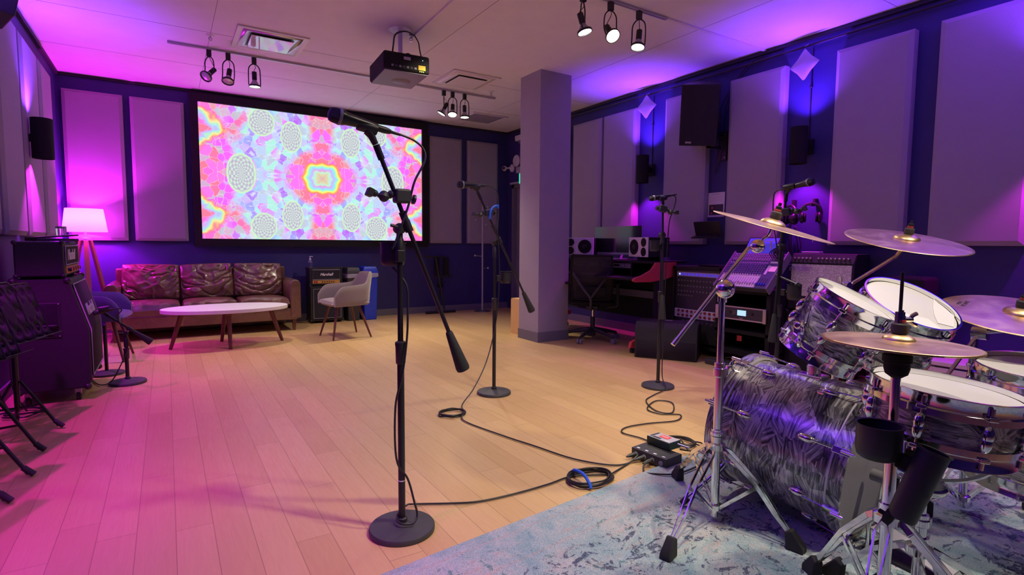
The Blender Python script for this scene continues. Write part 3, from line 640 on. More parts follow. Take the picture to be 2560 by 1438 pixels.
# ---------------------------------------------------------------- projector
t=thing('ceiling_projector',(1.84,4.85,2.60),math.radians(-4),'black ceiling projector with bluish underside hanging in the middle of the room','projector')
B().box((0,0,.085),(.41,.50,.155)).build('body',M['matte'],t,bevel=.02,seg=4)
B().box((0,0,.006),(.385,.475,.01)).build('underside',M['greyp'],t,bevel=.004)
B().lathe([(.09,.0),(.08,-.006),(0,-.007)],(.03,.04,.002),n=30).build('lens_boss',M['greyp'],t)
B().bb((-.16,-.252,.025),(.13,-.249,.065)).build('port_panel',M['matte'],t,bevel=.001)
for k in range(7): B().bb((-.14+k*.034,-.254,.035),(-.12+k*.034,-.2515,.052)).build('port',M['darkbox'] if k%2 else M['greyp'],t)
B().bb((.10,-.2535,.035),(.165,-.2495,.075)).build('warning_label',M['yellow'],t)
B().bb((-.03,-.2535,.105),(.03,-.2495,.13)).build('rating_label',M['midgrey'],t)
for k in range(3): B().bb((.112+k*.016,-.2545,.020),(.117+k*.016,-.2495,.027)).build('status_light',M['ledy'],t)
B().ball((.14,-.252,.12),.003,8,6).build('power_light',M['led'],t)
B().ball((.02,-.21,.165),(.025,.02,.012),12,8).build('focus_dial',M['black'],t)
t=thing('projector_mount',(1.86,4.86,H),0,'white ceiling plate and pole holding the projector','mount')
B().lathe([(.10,0),(.10,-.008),(.03,-.012)],n=30).build('ceiling_plate',M['white'],t)
B().cyl((0,0,-.01),(0,0,-.27),.02,n=16).build('pole',M['white'],t)
for s in (-1,1): B().tube([(0,0,-.22),(s*.07,-.05,-.25),(s*.12,-.12,-.275)],.006,n=6).build('strut',M['steel'],t)
tag(B().tube([(1.97,4.90,3.04),(1.95,4.75,2.98),(1.82,4.62,2.95),(1.72,4.60,2.90),(1.71,4.63,2.82),(1.72,4.68,2.77)],.007,n=6).build('projector_cable',M['black']),'black cable curling from the ceiling into the left of the projector','cable')
tag(B().tube([(2.0,4.88,3.04),(2.01,4.8,2.95),(1.99,4.72,2.85),(1.99,4.68,2.77)],.006,n=6).build('projector_cable',M['black']),'straight black cable dropping into the right of the projector','cable')
# corner speaker at the upper left edge
t=thing('loudspeaker',(-.86,4.55,2.78),0,'black loudspeaker corner in the top left of the photo','loudspeaker')
q=U(30,10,1,4.4)
B().box((q.x-.15,4.5,q.z+.12),(.30,.34,.34),Matrix.Rotation(.35,3,'Z')@Matrix.Rotation(.2,3,'Y')).build('cabinet',M['black'],t,world=True,bevel=.01)
B().tube([(q.x-.12,4.5,q.z+.1),(-.98,4.55,q.z+.12)],.015).build('bracket',M['satin'],t,world=True)
# ================================================================ LOUNGE CORNER
def Rz(a): return Matrix.Rotation(a,3,'Z')
I3=Matrix.Identity(3)
# floor lamp
t=thing('floor_lamp',(-.77,7.86,0),.3,'tripod floor lamp with glowing pink drum shade in the left corner','lamp')
B().lathe([(.21,1.225),(.175,1.49)],n=48,cap=False).build('lamp_shade',M['shade'],t,fixn=False)
B().lathe([(.02,1.05),(.02,1.14),(.055,1.14),(.055,1.155),(.012,1.16),(.012,1.30),(.02,1.30),(.02,1.34)],n=20).build('socket',M['white'],t)
B().tube([(.175*math.cos(k*2*PI/24),.175*math.sin(k*2*PI/24),1.487) for k in range(24)],.003,n=6,sm=1,closed=True).tube([(-.175,0,1.485),(0,0,1.34),(.175,0,1.485)],.002,n=5,sm=1).build('shade_frame',M['white'],t)
for k in range(3):
    a=k*2*PI/3+.35; d=Vector((math.cos(a),math.sin(a),0)); 
    b=B(); Mx=frame(d*.05+Vector((0,0,1.13)),(d*.23+Vector((0,0,-1.13))).normalized(),y=d.cross(Vector((0,0,1))))
    L_=(d*.23+Vector((0,0,-1.13))).length
    v=[Mx@Vector((x,y*w_,z*w_*.6)) for x,w_ in ((0,.022),(L_*.45,.026),(L_,.013)) for y,z in ((-1,-1),(1,-1),(1,1),(-1,1))]
    b.add(v,[(0,1,2,3),(11,10,9,8)]+[(j*4+i,(j+1)*4+i,(j+1)*4+(i+1)%4,j*4+(i+1)%4) for j in range(2) for i in range(4)]); b.build('leg',M['lampwood'],t,bevel=.004)
# sofa
sx0,sx1,sy0,sy1=-.60,1.45,7.32,8.14
t=thing('leather_sofa',((sx0+sx1)/2,7.7,0),0,'long wrinkled brown leather three-seat sofa under the screen','sofa')
W_=sx1-sx0
def pillow(c,s,R,seed,wr=.03,e=.32,nu=64,fold=None):
    """puffed cushion; s full size, thin axis is local Y"""
    b=B(); c=Vector(c)
    def f(u,v,sg):
        a=u*2-1; q=v*2-1
        ed=max(0,(1-abs(a)**6)*(1-abs(q)**6))**e
        x=a*s[0]/2*(1-.03*abs(q)**3); z=q*s[2]/2*(1-.03*abs(a)**3); y=sg*s[1]/2*ed*(.55+.45*((1-a*a)*(1-q*q)))
        if sg<0 and wr:
            w1=mn.noise(Vector((a*1.6+seed,q*1.6+a*a*1.2,seed)))
            rid=1-abs(mn.noise(Vector((a*.9+seed*3+w1*.6,(q-.75*a*a+.25*w1)*2.6,seed+1.7))))*2.6
            rid2=1-abs(mn.noise(Vector((a*2.6+q*1.1+seed*5,q*1.6-a*1.2+seed,seed+4))))*2.8
            y+=-wr*ed*(-max(0,rid)**2*.8+max(0,rid2)**2*.35)+wr*.9*w1*ed
        p=Vector((x,y,z))
        return c+(R@p)
    n=nu
    b.grid(lambda u,v:f(u,v,-1),n,n); b.grid(lambda u,v:f(u,v,1),24,24)
    return b
lx=lambda x:x-(sx0+sx1)/2; ly=lambda y:y-7.7
b=B(); b.box((0,ly(8.06),.40),(W_-.16,.12,.80)); b.build('back_frame',M['leather'],t,bevel=.025,seg=3)
b=B(); b.box((0,ly(7.70),.215),(W_-.10,.74,.15)); b.build('seat_base',M['leather'],t,bevel=.02,seg=3)
for s in (-1,1):
    Mx=Matrix.Translation((s*(W_/2-.075)-.065,ly(8.12),0))@Matrix.Rotation(PI/2,4,'X')
    ar=B(); w2=.13
    poly=[(0,.16),(.0,.60),(.02,.635),(.045,.65),(.085,.65),(.11,.635),(.13,.60),(.13,.16)]
    ar.prism(poly,Mx,.80)
    ar.build('armrest',M['leather'],t,bevel=.018,seg=3)
for sx in (-1,1):
    for y in (7.38,8.06): B().lathe([(.022,0),(.036,.17)],(sx*(W_/2-.09),ly(y),0),n=4).build('leg',M['walnut'],t,bevel=.003)
cw=(W_-.28)/3
for k in range(3):
    cx=-W_/2+.14+cw*(k+.5)
    # seat cushion
    def sf(u,v,top):
        a=u*2-1;q=v*2-1; ed=max(0,(1-abs(a)**10)*(1-abs(q)**10))**.25
        z=(.075*ed+.02*(1-a*a)*(1-q*q)) if top else -.07*ed
        if top: z+=.012*max(0,1-abs(mn.noise(Vector((a*1.2+k*5,q*5+a*.8,k))))*3)*ed*max(0,-q+.35)
        return (cx+a*cw/2*.985,ly(7.63)+q*.335,.345+z)
    B().grid(lambda u,v:sf(u,v,True),30,40).grid(lambda u,v:sf(u,v,False),20,20).build('seat_cushion',M['leather'],t)
    R=Matrix.Rotation(math.radians(-15),3,'X')@Matrix.Rotation((.02,-.03,.015)[k],3,'Y')
    pillow((cx,ly(7.90),.635),(cw*1.0,.20,.44),R,k*3.3+1.1,.030).build('back_cushion',M['leather'],t)
# coffee table
t=thing('coffee_table',(.535,6.62,0),0,'white oval coffee table with slanted dark wooden legs before the sofa','table')
def oval(a,b_,z0,z1,n=72):
    o=B(); v=[(a*math.cos(2*PI*k/n),b_*math.sin(2*PI*k/n),z0) for k in range(n)]+[(a*math.cos(2*PI*k/n),b_*math.sin(2*PI*k/n),z1) for k in range(n)]
    o.add(v,[tuple(range(n-1,-1,-1)),tuple(range(n,2*n))]+[(i,(i+1)%n,(i+1)%n+n,i+n) for i in range(n)]); return o
oval(.615,.36,.385,.425).build('table_top',M['white'],t,bevel=.006)
ap=B(); ap.box((0,0,.365),(.80,.05,.035)); ap.box((0,0,.365),(.05,.45,.035)); ap.build('apron',M['walnut'],t,bevel=.004)
for x,y,xt,yt in ((-.535,.02,-.42,.0),(.0,-.27,.0,-.17),(.555,.02,.43,0),(-.04,.29,0,.19)):
    B().tube([(xt,yt,.385),(x,y,0)],.02,n=14,sm=1,rs=(.026,.017)).build('leg',M['walnut'],t)
# tub chairs
def tub_chair(loc,rz,mf,mleg,label):
    t=thing('tub_chair',loc,rz,label,'chair','upholstered tub chairs')
    # faces +X locally
    b=B()
    def seat(u,v,top):
        a=u*2-1;q=v*2-1; r=(max(0,1-abs(a)**4)*max(0,1-abs(q)**4))**.25
        return (a*.25*(1-.08*q*q)+.02,q*.235,(.415+.045*r+.01*(1-a*a)*(1-q*q)) if top else (.415-.035*r))
    b.grid(lambda u,v:seat(u,v,1),24,24).grid(lambda u,v:seat(u,v,0),16,16); b.build('seat',mf,t)
    # shell: goes round the back from the front of one arm to the other
    n=56
    def path(s):   # s -1..1, plan position
        a=s*PI*.5*1.02; x=-.235*math.cos(a)-.02; y=.265*math.sin(a)
        f=max(0,abs(s)-.55)/.45
        if f>0:
            a0=.55*PI*.5*1.02; x0=-.235*math.cos(a0)-.02; y0=.265*math.sin(a0)*(1 if s>0 else -1)
            x=x0+f*(.235-x0); y=(1 if s>0 else -1)*(abs(y0)+(.275-abs(y0))*math.sin(f*PI/2))
        return x,y
    def topz(s):
        s=abs(s)
        if s<.30: return .775
        if s<.62: k=(s-.30)/.32; k=k*k*(3-2*k); return .775-(.775-.635)*k
        if s<.86: return .635-.015*(s-.62)/.24
        k=(s-.86)/.14; return .62-.11*k*k
    def botz(s):
        s=abs(s)
        return .52-.13*min(1,max(0,(s-.26)/.10)) if s<.5 else .39
    v=[];f=[];rows=9
    for i in range(n+1):
        s=-1+2*i/n; x,y=path(s); zt,zb=topz(s),botz(s); x2,y2=path(min(1,s+.01)); x1,y1=path(max(-1,s-.01))
        nx,ny=(y2-y1),-(x2-x1); l=math.hypot(nx,ny); nx/=l;ny/=l
        for j in range(rows*2):
            out=j<rows; k=(j if out else 2*rows-1-j)/(rows-1); z=zb+(zt-zb)*k
            lean=-.06*max(0,(z-.5)/.28)*max(0,1-abs(s)*1.6)
            th=.022*(1-.65*abs(2*k-1)**6)*(1 if out else -1)
            v.append((x+nx*th+lean,y+ny*th,z))
    m=rows*2
    for i in range(n):
        for j in range(m): f.append((i*m+j,i*m+(j+1)%m,(i+1)*m+(j+1)%m,(i+1)*m+j))
    f.append(tuple(range(m))); f.append(tuple(range((n+1)*m-1,n*m-1,-1)))
    B().add(v,f).build('back_shell',mf,t)
    for sx in (-1,1):
        for sy in (-1,1): B().tube([(sx*.13+.02,sy*.12,.39),(sx*.23+.01,sy*.225,0)],.014,n=12,sm=1,rs=(.018,.010)).build('leg',mleg,t)
    return t
tub_chair((1.80,6.57,0),PI+.10,M['beige'],M['walnut'],'taupe upholstered tub chair with tapered wooden legs beside the coffee table')
tub_chair((-.58,6.40,0),-.12,M['navyf'],M['walnut'],'navy upholstered tub chair half hidden behind the large black guitar cabinet')
t=thing('side_tray',(-.66,6.36,.47),0,'small grey tray lying on the seat of the navy chair','tray')
B().box((0,0,.045),(.20,.16,.05)).build('tray_body',M['greyp'],t,bevel=.02,seg=3)
# ---------------------------------------------------------------- guitar stack by the bins
def amp_front(t,x0,x1,y,z0,z1,mt,label=None,lx=None,ls=.05,panel=False):
    B().bb((x0,y-.006,z0),(x1,y+.002,z1)).build('grille',M['grille'],t,world=True)
    pts=[(x0,y-.008,z0),(x1,y-.008,z0),(x1,y-.008,z1),(x0,y-.008,z1)]
    B().tube(pts,.0035,n=6,sm=1,closed=True).build('piping',M['midgrey'],t,world=True)
    if label: text('logo_lettering',label,M['white'],Matrix.Translation(((x0+x1)/2,y-.009,lx))@Matrix.Rotation(PI/2,4,'X'),ls,t,shear=.35,ext=.002,bold=.0012)
def corners(t,x0,x1,y0,y1,z0,z1,m=None):
    for x in (x0,x1):
        for y in (y0,y1):
            for z in (z0,z1): B().ball((x+(.007 if x==x0 else -.007),y+(.007 if y==y0 else -.007),z+(.007 if z==z0 else -.007)),.016,10,8).build('corner_protector',m or M['black'],t,world=True)
t=thing('guitar_cabinet',(1.88,8.0,0),0,'small black speaker cabinet standing on the floor under the gold-panelled amplifier','cabinet')
B().bb((1.66,7.82,.03),(2.11,8.10,.52)).build('body',M['tolex'],t,world=True,bevel=.012)
amp_front(t,1.70,2.07,7.818,.07,.48,None,'Marshall',.285,.052); corners(t,1.66,2.11,7.82,8.10,.03,.52)
for x in (1.70,2.07):
    for y in (7.86,8.06): B().cyl((x,y,0),(x,y,.032),.015,n=12).build('foot',M['rubber'],t,world=True)
t=thing('amplifier_head',(1.88,8.0,.52),0,'black amplifier head with gold control strip, left of the bins','amplifier')
B().bb((1.66,7.85,.525),(2.11,8.09,.775)).build('body',M['tolex'],t,world=True,bevel=.012)
amp_front(t,1.70,2.07,7.848,.61,.745,None,'Marshall',.68,.052); corners(t,1.66,2.11,7.85,8.09,.525,.775)
B().bb((1.70,7.842,.555),(2.07,7.851,.60)).build('control_strip',M['gold'],t,world=True)
for k in range(6): B().cyl((1.83+k*.031,7.843,.577),(1.83+k*.031,7.832,.577),.0085,n=12).build('knob',M['black'],t,world=True)
for k in range(2): B().bb((1.715+k*.028,7.838,.562),(1.737+k*.028,7.845,.592)).build('switch',M['cymbal_red'],t,world=True)
t=thing('pump_bottle',(1.70,7.98,.775),0,'clear hand pump bottle standing on the amplifier head','bottle')
B().lathe([(.026,0),(.028,.005),(.028,.085),(.022,.10),(.011,.108),(.011,.115)],n=20).build('bottle',M['clear'],t)
B().lathe([(.013,.108),(.013,.128),(.005,.13),(.005,.15),(.010,.15),(.010,.158)],n=14).tube([(0,0,.154),(.03,0,.154),(.036,0,.148)],.004,n=6).build('pump',M['white'],t)
B().cyl((0,0,.02),(0,0,.07),.0286,n=20).build('bottle_label',M['navyf'],t)
# bins
def bin_(x0,x1,y0,y1,h,m,lab,clearbag):
    cx,cy=(x0+x1)/2,(y0+y1)/2
    t=thing('waste_bin',(cx,cy,0),0,lab,'bin','slim waste bins by the amplifier')
    hx,hy=(x1-x0)/2,(y1-y0)/2
    v=[(sx*hx*k,sy*hy*k,z) for k,z in ((.86,0),(1,h-.10)) for sx,sy in ((-1,-1),(1,-1),(1,1),(-1,1))]
    B().add(v,[(3,2,1,0),(4,5,6,7)]+[(i,(i+1)%4,(i+1)%4+4,i+4) for i in range(4)]).build('bin_body',m,t,bevel=.012)
    v=[(sx*hx*k,sy*hy*k,z) for k,z in ((1.06,h-.10),(1.06,h-.075),(.86,h-.0)) for sx,sy in ((-1,-1),(1,-1),(1,1),(-1,1))]
    B().add(v,[(3,2,1,0),(8,9,10,11)]+[(j*4+i,j*4+(i+1)%4,(j+1)*4+(i+1)%4,(j+1)*4+i) for j in range(2) for i in range(4)]).build('lid',m,t,bevel=.006)
    B().box((0,-hy*.6,h-.03+.004),(hx*1.1,.003,.045),Matrix.Rotation(math.radians(-68),3,'X')).build('lid_sticker',M['paper'],t)
    b=B(); 
    def skirt(u,v):
        a=u*2*PI; c,s_=math.cos(a),math.sin(a); q=max(abs(c),abs(s_)); r=1.075+.05*v*(1+mn.noise(Vector((c*4,s_*4,v*3))))
        return (c/q*hx*r,s_/q*hy*r,h-.09-(.05+.05*abs(mn.noise(Vector((c*3,s_*3,1)))))*v)
    b.grid(skirt,60,6,cu=True).build('bin_liner',M['liner'],t,fixn=False,solid=.0006)
M['liner']=mat('clear_bin_liner',(.6,.6,.7),.2,alpha=.35)
bin_(2.17,2.36,7.82,8.14,.77,M['darkbox'],'black waste bin between the guitar stack and the blue bin',0)
bin_(2.40,2.61,7.80,8.14,.78,M['blue'],'blue recycling bin behind the taupe tub chair',0)
# folded keyboard stand
t=thing('keyboard_stand',(3.74,8.05,0),0,'folded black double-braced keyboard stand leaning at the wall under the screen end','stand')
for s in (-1,1):
    B().tube([(3.72-s*.05,8.02+s*.03,.06),(3.72+s*.10,8.02+s*.03,.90)],.016,n=8,sm=1).build('brace',M['satin'],t,world=True)
B().tube([(3.45,8.05,.92),(3.87,8.05,.90)],.018,n=8,sm=1).build('top_arm',M['satin'],t,world=True)
B().tube([(3.60,8.0,.60),(3.90,8.0,.60)],.018,n=8,sm=1).build('middle_arm',M['satin'],t,world=True)
B().tube([(3.46,8.02,.022),(3.98,8.02,.022)],.022,n=8,sm=1).tube([(3.70,7.9,.022),(3.70,8.14,.022)],.02,n=8,sm=1).build('foot_bar',M['satin'],t,world=True)
B().bb((3.62,8.0,.62),(3.70,8.07,.90)).bb((3.78,8.0,.6),(3.86,8.06,.88)).bb((3.66,8.0,.42),(3.76,8.05,.48)).build('clamp_block',M['matte'],t,world=True,bevel=.006)
# coat stand
t=thing('coat_stand',(4.41,7.88,0),0,'slim metal coat stand with short pegs in the far corner','coat stand')
B().lathe([(.14,0),(.14,.012),(.12,.022),(.02,.03)],n=36).build('base',M['steel'],t)
B().cyl((0,0,.02),(0,0,1.76),.014,n=14).build('pole',M['midgrey'],t)
for k,z in enumerate((1.72,1.58,1.42,1.26,.92,.72,1.64,1.50)):
    a=k*2.2+.3; d=Vector((math.cos(a),math.sin(a),0))
    B().tube([(0,0,z),d*.12+Vector((0,0,z+.01))],.005,n=6,sm=1).ball(d*.125+Vector((0,0,z+.01)),.018,12,8).build('peg',M['steel'],t)
# wooden stomp box behind the pillar
t=thing('plywood_box',(3.66,5.475,0),-PI/2,'pale plywood box with oval handle hole beside the pillar','box')
b=B(); x0,x1,z0,z1=-.325,0,0,.445; y=0; cx,cz,rx,rz_=-.115,.25,.024,.065; n=32
out=[]; inn=[]
for k in range(n):
    a=2*PI*(k+.5)/n; c,s=math.cos(a),math.sin(a)
    inn.append((cx+rx*c,y,cz+(rz_-rx)*(1 if s>0 else -1)+rx*s))
    tx=((x1-cx) if c>0 else (cx-x0))/max(abs(c),1e-6); tz=((z1-cz) if s>0 else (cz-z0))/max(abs(s),1e-6); q=min(tx,tz); out.append((cx+c*q,y,cz+s*q))
b.add(out+inn,[(i,(i+1)%n,(i+1)%n+n,i+n) for i in range(n)])
b.add(inn+[(p[0],p[1]+.012,p[2]) for p in inn],[(i,(i+1)%n,(i+1)%n+n,i+n) for i in range(n)])
b.build('front_board',M['birch'],t,smooth=False,fixn=False)
B().bb((x0,.001,0),(x0+.012,.32,z1)).bb((-.012,.001,0),(0,.32,z1)).bb((x0,.001,z1-.012),(0,.32,z1)).bb((x0,.001,0),(0,.32,.012)).bb((x0,.308,0),(0,.32,z1)).build('case_boards',M['birch'],t,smooth=False)
# ================================================================ LEFT: BIG GUITAR STACK
t=thing('large_guitar_cabinet',(-.68,5.15,0),0,'tall slant-fronted black guitar speaker cabinet on castors by the left wall','cabinet')
y0,y1=4.78,5.53; zb=.09
poly=[(-.875,zb),(-.50,zb),(-.475,.14),(-.475,.50),(-.575,.86),(-.875,.86)]
Mx=Matrix(((1,0,0,0),(0,0,1,y0),(0,1,0,0),(0,0,0,1)))
B().prism(poly,Mx,y1-y0).build('body',M['tolex'],t,world=True,bevel=.012,seg=3)
b=B(); e=.045
def gq(p,q,off=.004):
    (xa,za),(xb,zb_)=p,q; nx,nz=(zb_-za),-(xb-xa); l=math.hypot(nx,nz); nx/=l;nz/=l
    return [(xa+nx*off,y0+e,za+nz*off),(xa+nx*off,y1-e,za+nz*off),(xb+nx*off,y1-e,zb_+nz*off),(xb+nx*off,y0+e,zb_+nz*off)]
lo=gq((-.475,.17),(-.475,.50)); hi=gq((-.475,.50),(-.562,.82))
B().add(lo+hi,[(0,1,2,3),(4,5,6,7),(3,2,5,4)]).build('grille',M['grille'],t,world=True,solid=.003,fixn=False)
pp=[lo[0],lo[1],lo[2],hi[2],hi[3],lo[3]]
B().tube([Vector(p)+Vector((.003,0,0)) for p in pp],.004,n=6,sm=1,closed=True).build('piping',M['midgrey'],t,world=True)
nrm=Vector((.33,0,.09)).normalized()
dz=Vector((-.09,0,.33)).normalized()
def onface(y,z,off):   # point on the slanted front
    k=(z-.5)/.36; x=-.475-k*.10; return Vector((x,y,z))+nrm*off
Mx=frame(onface(5.15,.62,.010),(0,1,0),y=dz)
text('logo_lettering','Marshall',M['white'],Mx,.115,t,shear=.35,ext=.003,bold=.002)
# recessed handle plate on the side facing the room
B().bb((-.785,y0-.006,.46),(-.625,y0+.0,.70)).build('handle_plate',M['black'],t,world=True,bevel=.003)
B().bb((-.765,y0-.008,.555),(-.645,y0-.005,.68)).build('handle_recess',M['matte'],t,world=True)
B().tube([(-.76,y0-.008,.55),(-.75,y0-.025,.545),(-.66,y0-.025,.545),(-.65,y0-.008,.55)],.009,n=8).build('handle',M['satin'],t,world=True)
B().tube([(-.745,y0-.009,.51),(-.665,y0-.009,.51)],.006,n=6,sm=1).tube([(-.745,y0-.009,.485),(-.665,y0-.009,.485)],.006,n=6,sm=1).build('handle_rib',M['black'],t,world=True)
for x in (-.775,-.635):
    for z in (.47,.69): B().ball((x,y0-.007,z),.005,8,6).build('screw',M['steel'],t,world=True)
for y in (y0,y1):
    for (x,z) in ((-.50,.10),(-.582,.85),(-.865,.85),(-.865,.10)): B().ball((x,y+(.01 if y==y0 else -.01),z),.024,10,8).build('corner_protector',M['black'],t,world=True)
for x in (-.83,-.56):
    for y in (y0+.07,y1-.07):
        c=B().cyl((x-.012,y,.032),(x+.012,y,.032),.032,n=20).build('castor',M['rubber'],t,world=True)
        B().bb((x-.018,y-.02,.045),(x+.018,y+.02,.09)).build('castor_fork',M['steel'],c,world=True,bevel=.003)
t=thing('amplifier_head',(-.72,5.15,.86),0,'black amplifier head with orange and black knobs on top of the slanted cabinet','amplifier')
B().bb((-.855,4.80,.875),(-.595,5.50,1.115)).build('body',M['tolex'],t,world=True,bevel=.014,seg=3)
B().bb((-.598,4.84,.955),(-.589,5.46,1.085)).build('grille',M['grille'],t,world=True)
B().tube([(-.588,4.84,.955),(-.588,5.46,.955),(-.588,5.46,1.085),(-.588,4.84,1.085)],.0035,n=6,sm=1,closed=True).build('piping',M['midgrey'],t,world=True)
B().bb((-.597,4.84,.895),(-.586,5.46,.945)).build('control_strip',M['gold'],t,world=True)
for k in range(9): B().cyl((-.586,4.90+k*.058,.92),(-.566,4.90+k*.058,.92),.013,n=12).build('knob',M['orange'] if k%2 else M['black'],t,world=True)
Mx=frame((-.587,5.10,1.02),(0,1,0),y=(0,0,1)); text('logo_lettering','Marshall',M['white'],Mx,.105,t,shear=.35,ext=.002,bold=.002)
corners(t,-.855,-.595,4.80,5.50,.875,1.115)
for x in (-.82,-.63):
    for y in (4.85,5.45): B().cyl((x,y,.860),(x,y,.878),.014,n=10).build('foot',M['rubber'],t,world=True)
t=thing('laptop',(-.70,5.15,1.116),.35,'closed black laptop lying on the left amplifier head','laptop')
B().box((0,0,.012),(.24,.33,.018)).build('base',M['darkbox'],t,bevel=.006)
B().box((-.0,0,.036),(.24,.33,.010),Matrix.Rotation(math.radians(-5),3,'Y')).build('lid',M['satin'],t,bevel=.004)
t=thing('glass_jar',(-.655,5.24,1.158),0,'small glass jar with dark lid on top of the black laptop','jar')
B().lathe([(.0,0),(.030,0),(.033,.01),(.033,.055),(.028,.06)],n=24,cap=False).build('jar',M['glass'],t)
B().lathe([(.034,.055),(.034,.07),(0,.071)],n=24).build('lid',M['steel'],t)
# ---------------------------------------------------------------- music stands at the left edge
def music_stand(px,py,hz,rz,label,tilt=18):
    t=thing('music_stand',(px,py,0),rz,label,'music stand','black folding music stands by the left edge')
    # plate with round holes: built as strips around holes
    w2,h2=.245,.17; cols,rows=7,3; R=Matrix.Rotation(math.radians(-tilt),4,'Y'); Mx=Matrix.Translation((.02,0,hz))@R
    b=B(); cw=2*w2/cols; rh=2*h2/rows
    for i in range(cols):
        for j in range(rows):
            cx=-w2+cw*(i+.5); cz=-h2+rh*(j+.5); hole=(j!=1 or i in(0,6)); r=.019; n=16
            sq=[];ci=[]
            for k in range(n):
                a=2*PI*k/n; c,s=math.cos(a),math.sin(a); q=min(cw/2/max(abs(c),1e-6),rh/2/max(abs(s),1e-6)); sq.append((cx+c*q,cz+s*q)); ci.append((cx+c*r,cz+s*r))
            # make corners exact
            vv=[Mx@Vector((0,p[0],p[1])) for p in sq]; 
            if hole: vv+= [Mx@Vector((0,p[0],p[1])) for p in ci]; b.add(vv,[(k,(k+1)%n,(k+1)%n+n,k+n) for k in range(n)])
            else: b.add(vv,[tuple(range(n))])
    b.build('desk_plate',M['matte'],t,fixn=False,solid=.002)
    e=B(); rr=[Mx@Vector((0,y,z)) for y,z in ((-w2,-h2),(-w2,h2-.03),(-w2+.03,h2),(w2-.03,h2),(w2,h2-.03),(w2,-h2))]
    e.tube(rr,.004,n=6,sm=1).build('desk_rim',M['satin'],t)
    B().bb((0,-w2,-.004),(.06,w2,0)).build('ledge',M['satin'],t).matrix_local=Mx@Matrix.Translation((0,0,-h2))
    B().tube([(0,0,.12),(0,0,hz-.05)],.011,n=10,sm=1).build('pole',M['satin'],t)
    B().cyl((0,0,.14),(0,0,.55),.015,n=12).build('outer_tube',M['satin'],t)
    B().cyl((0,0,.52),(0,0,.58),.022,n=12).build('clutch',M['black'],t)
    B().tube([(0,0,hz-.08),(.01,0,hz-.03),Mx@Vector((-.01,0,0))],.012,n=8).build('tilt_joint',M['black'],t)
    for k in range(3):
        a=k*2*PI/3; d=Vector((math.cos(a),math.sin(a),0))
        B().tube([d*.02+Vector((0,0,.30)),d*.20+Vector((0,0,.018))],.009,n=8,sm=1).tube([d*.015+Vector((0,0,.14)),d*.115+Vector((0,0,.155))],.007,n=6,sm=1).build('leg',M['satin'],t)
        B().tube([d*.18+Vector((0,0,.05)),d*.222+Vector((0,0,.014))],.0135,n=10,sm=1).build('rubber_foot',M['rubber'],t)
    return t
for (x,y,h,r,l) in ((-.77,4.20,.70,-.30,'black music stand nearest the slanted guitar cabinet'),(-.79,3.78,.73,-.35,'black music stand, second one from the slanted guitar cabinet'),
    (-.78,3.40,.72,-.30,'black music stand, third one from the slanted guitar cabinet'),(-.80,3.12,.74,-.4,'black music stand closest to the camera at the left edge')):
    music_stand(x,y,h,r,l)
tag(B().tube([(-.9,4.5,.02),(-.78,4.45,.02),(-.72,4.62,.02),(-.85,4.7,.02),(-.9,4.55,.02),(-.76,4.5,.03),(-.7,4.55,.02),(-.8,4.68,.02),(-.93,4.6,.02)],.006,n=6).tube([(-.95,4.6,.9),(-.9,4.5,.6),(-.92,4.45,.3),(-.86,4.5,.03)],.006,n=6).tube([(-.93,4.65,.9),(-.86,4.55,.5),(-.84,4.5,.2),(-.8,4.6,.02)],.006,n=6).build('cable_tangle',M['black']),'tangled black cables lying beside the slanted guitar cabinet','cable')
# ================================================================ STUDIO CORNER (right wall)
t=thing('studio_desk',(4.4,4.98,0),0,'black studio desk with red painted side panels along the right wall','desk')
ya,yb=4.05,5.92
side=[(4.04,.765),(4.045,.75),(4.08,.738),(4.30,.735),(4.50,.755),(4.66,.79),(4.68,.94),(4.37,.94),(4.30,.86),(4.16,.805),(4.07,.785)]
for y in (ya,yb):
    Mx=Matrix(((1,0,0,0),(0,0,1,y),(0,1,0,0),(0,0,0,1)))
    B().prism(side,Mx,.03).build('side_panel',M['red'],t,world=True,bevel=.004)
    B().prism([(4.02,.06),(4.04,.12),(4.40,.225),(4.72,.225),(4.72,.16),(4.42,.15),(4.08,.05)],Matrix(((1,0,0,0),(0,0,1,y+.0),(0,1,0,0),(0,0,0,1))),.04).build('foot_rail',M['red'],t,world=True,bevel=.004)
    B().bb((4.36,y+.002,.15),(4.52,y+.028,.75)).build('leg',M['matte'],t,world=True)
    for x in (4.07,4.66):
        c=B().cyl((x,y+.005,.028),(x,y+.035,.028),.028,n=18).build('castor',M['rubber'],t,world=True)
B().bb((4.34,ya+.03,.925),(4.88,yb,.95)).build('upper_shelf',M['matte'],t,world=True,bevel=.003)
B().bb((4.06,ya+.03,.755),(4.70,yb,.778)).build('work_top',M['matte'],t,world=True,bevel=.003)
B().bb((4.66,ya+.03,.28),(4.69,yb,.92)).build('back_panel',M['matte'],t,world=True)
for y in (4.40,4.95,5.45): B().bb((4.36,y,.778),(4.66,y+.015,.925)).build('divider',M['matte'],t,world=True)
B().bb((4.62,4.2,.52),(4.655,5.8,.60)).build('cable_tray',M['basegrey'],t,world=True)
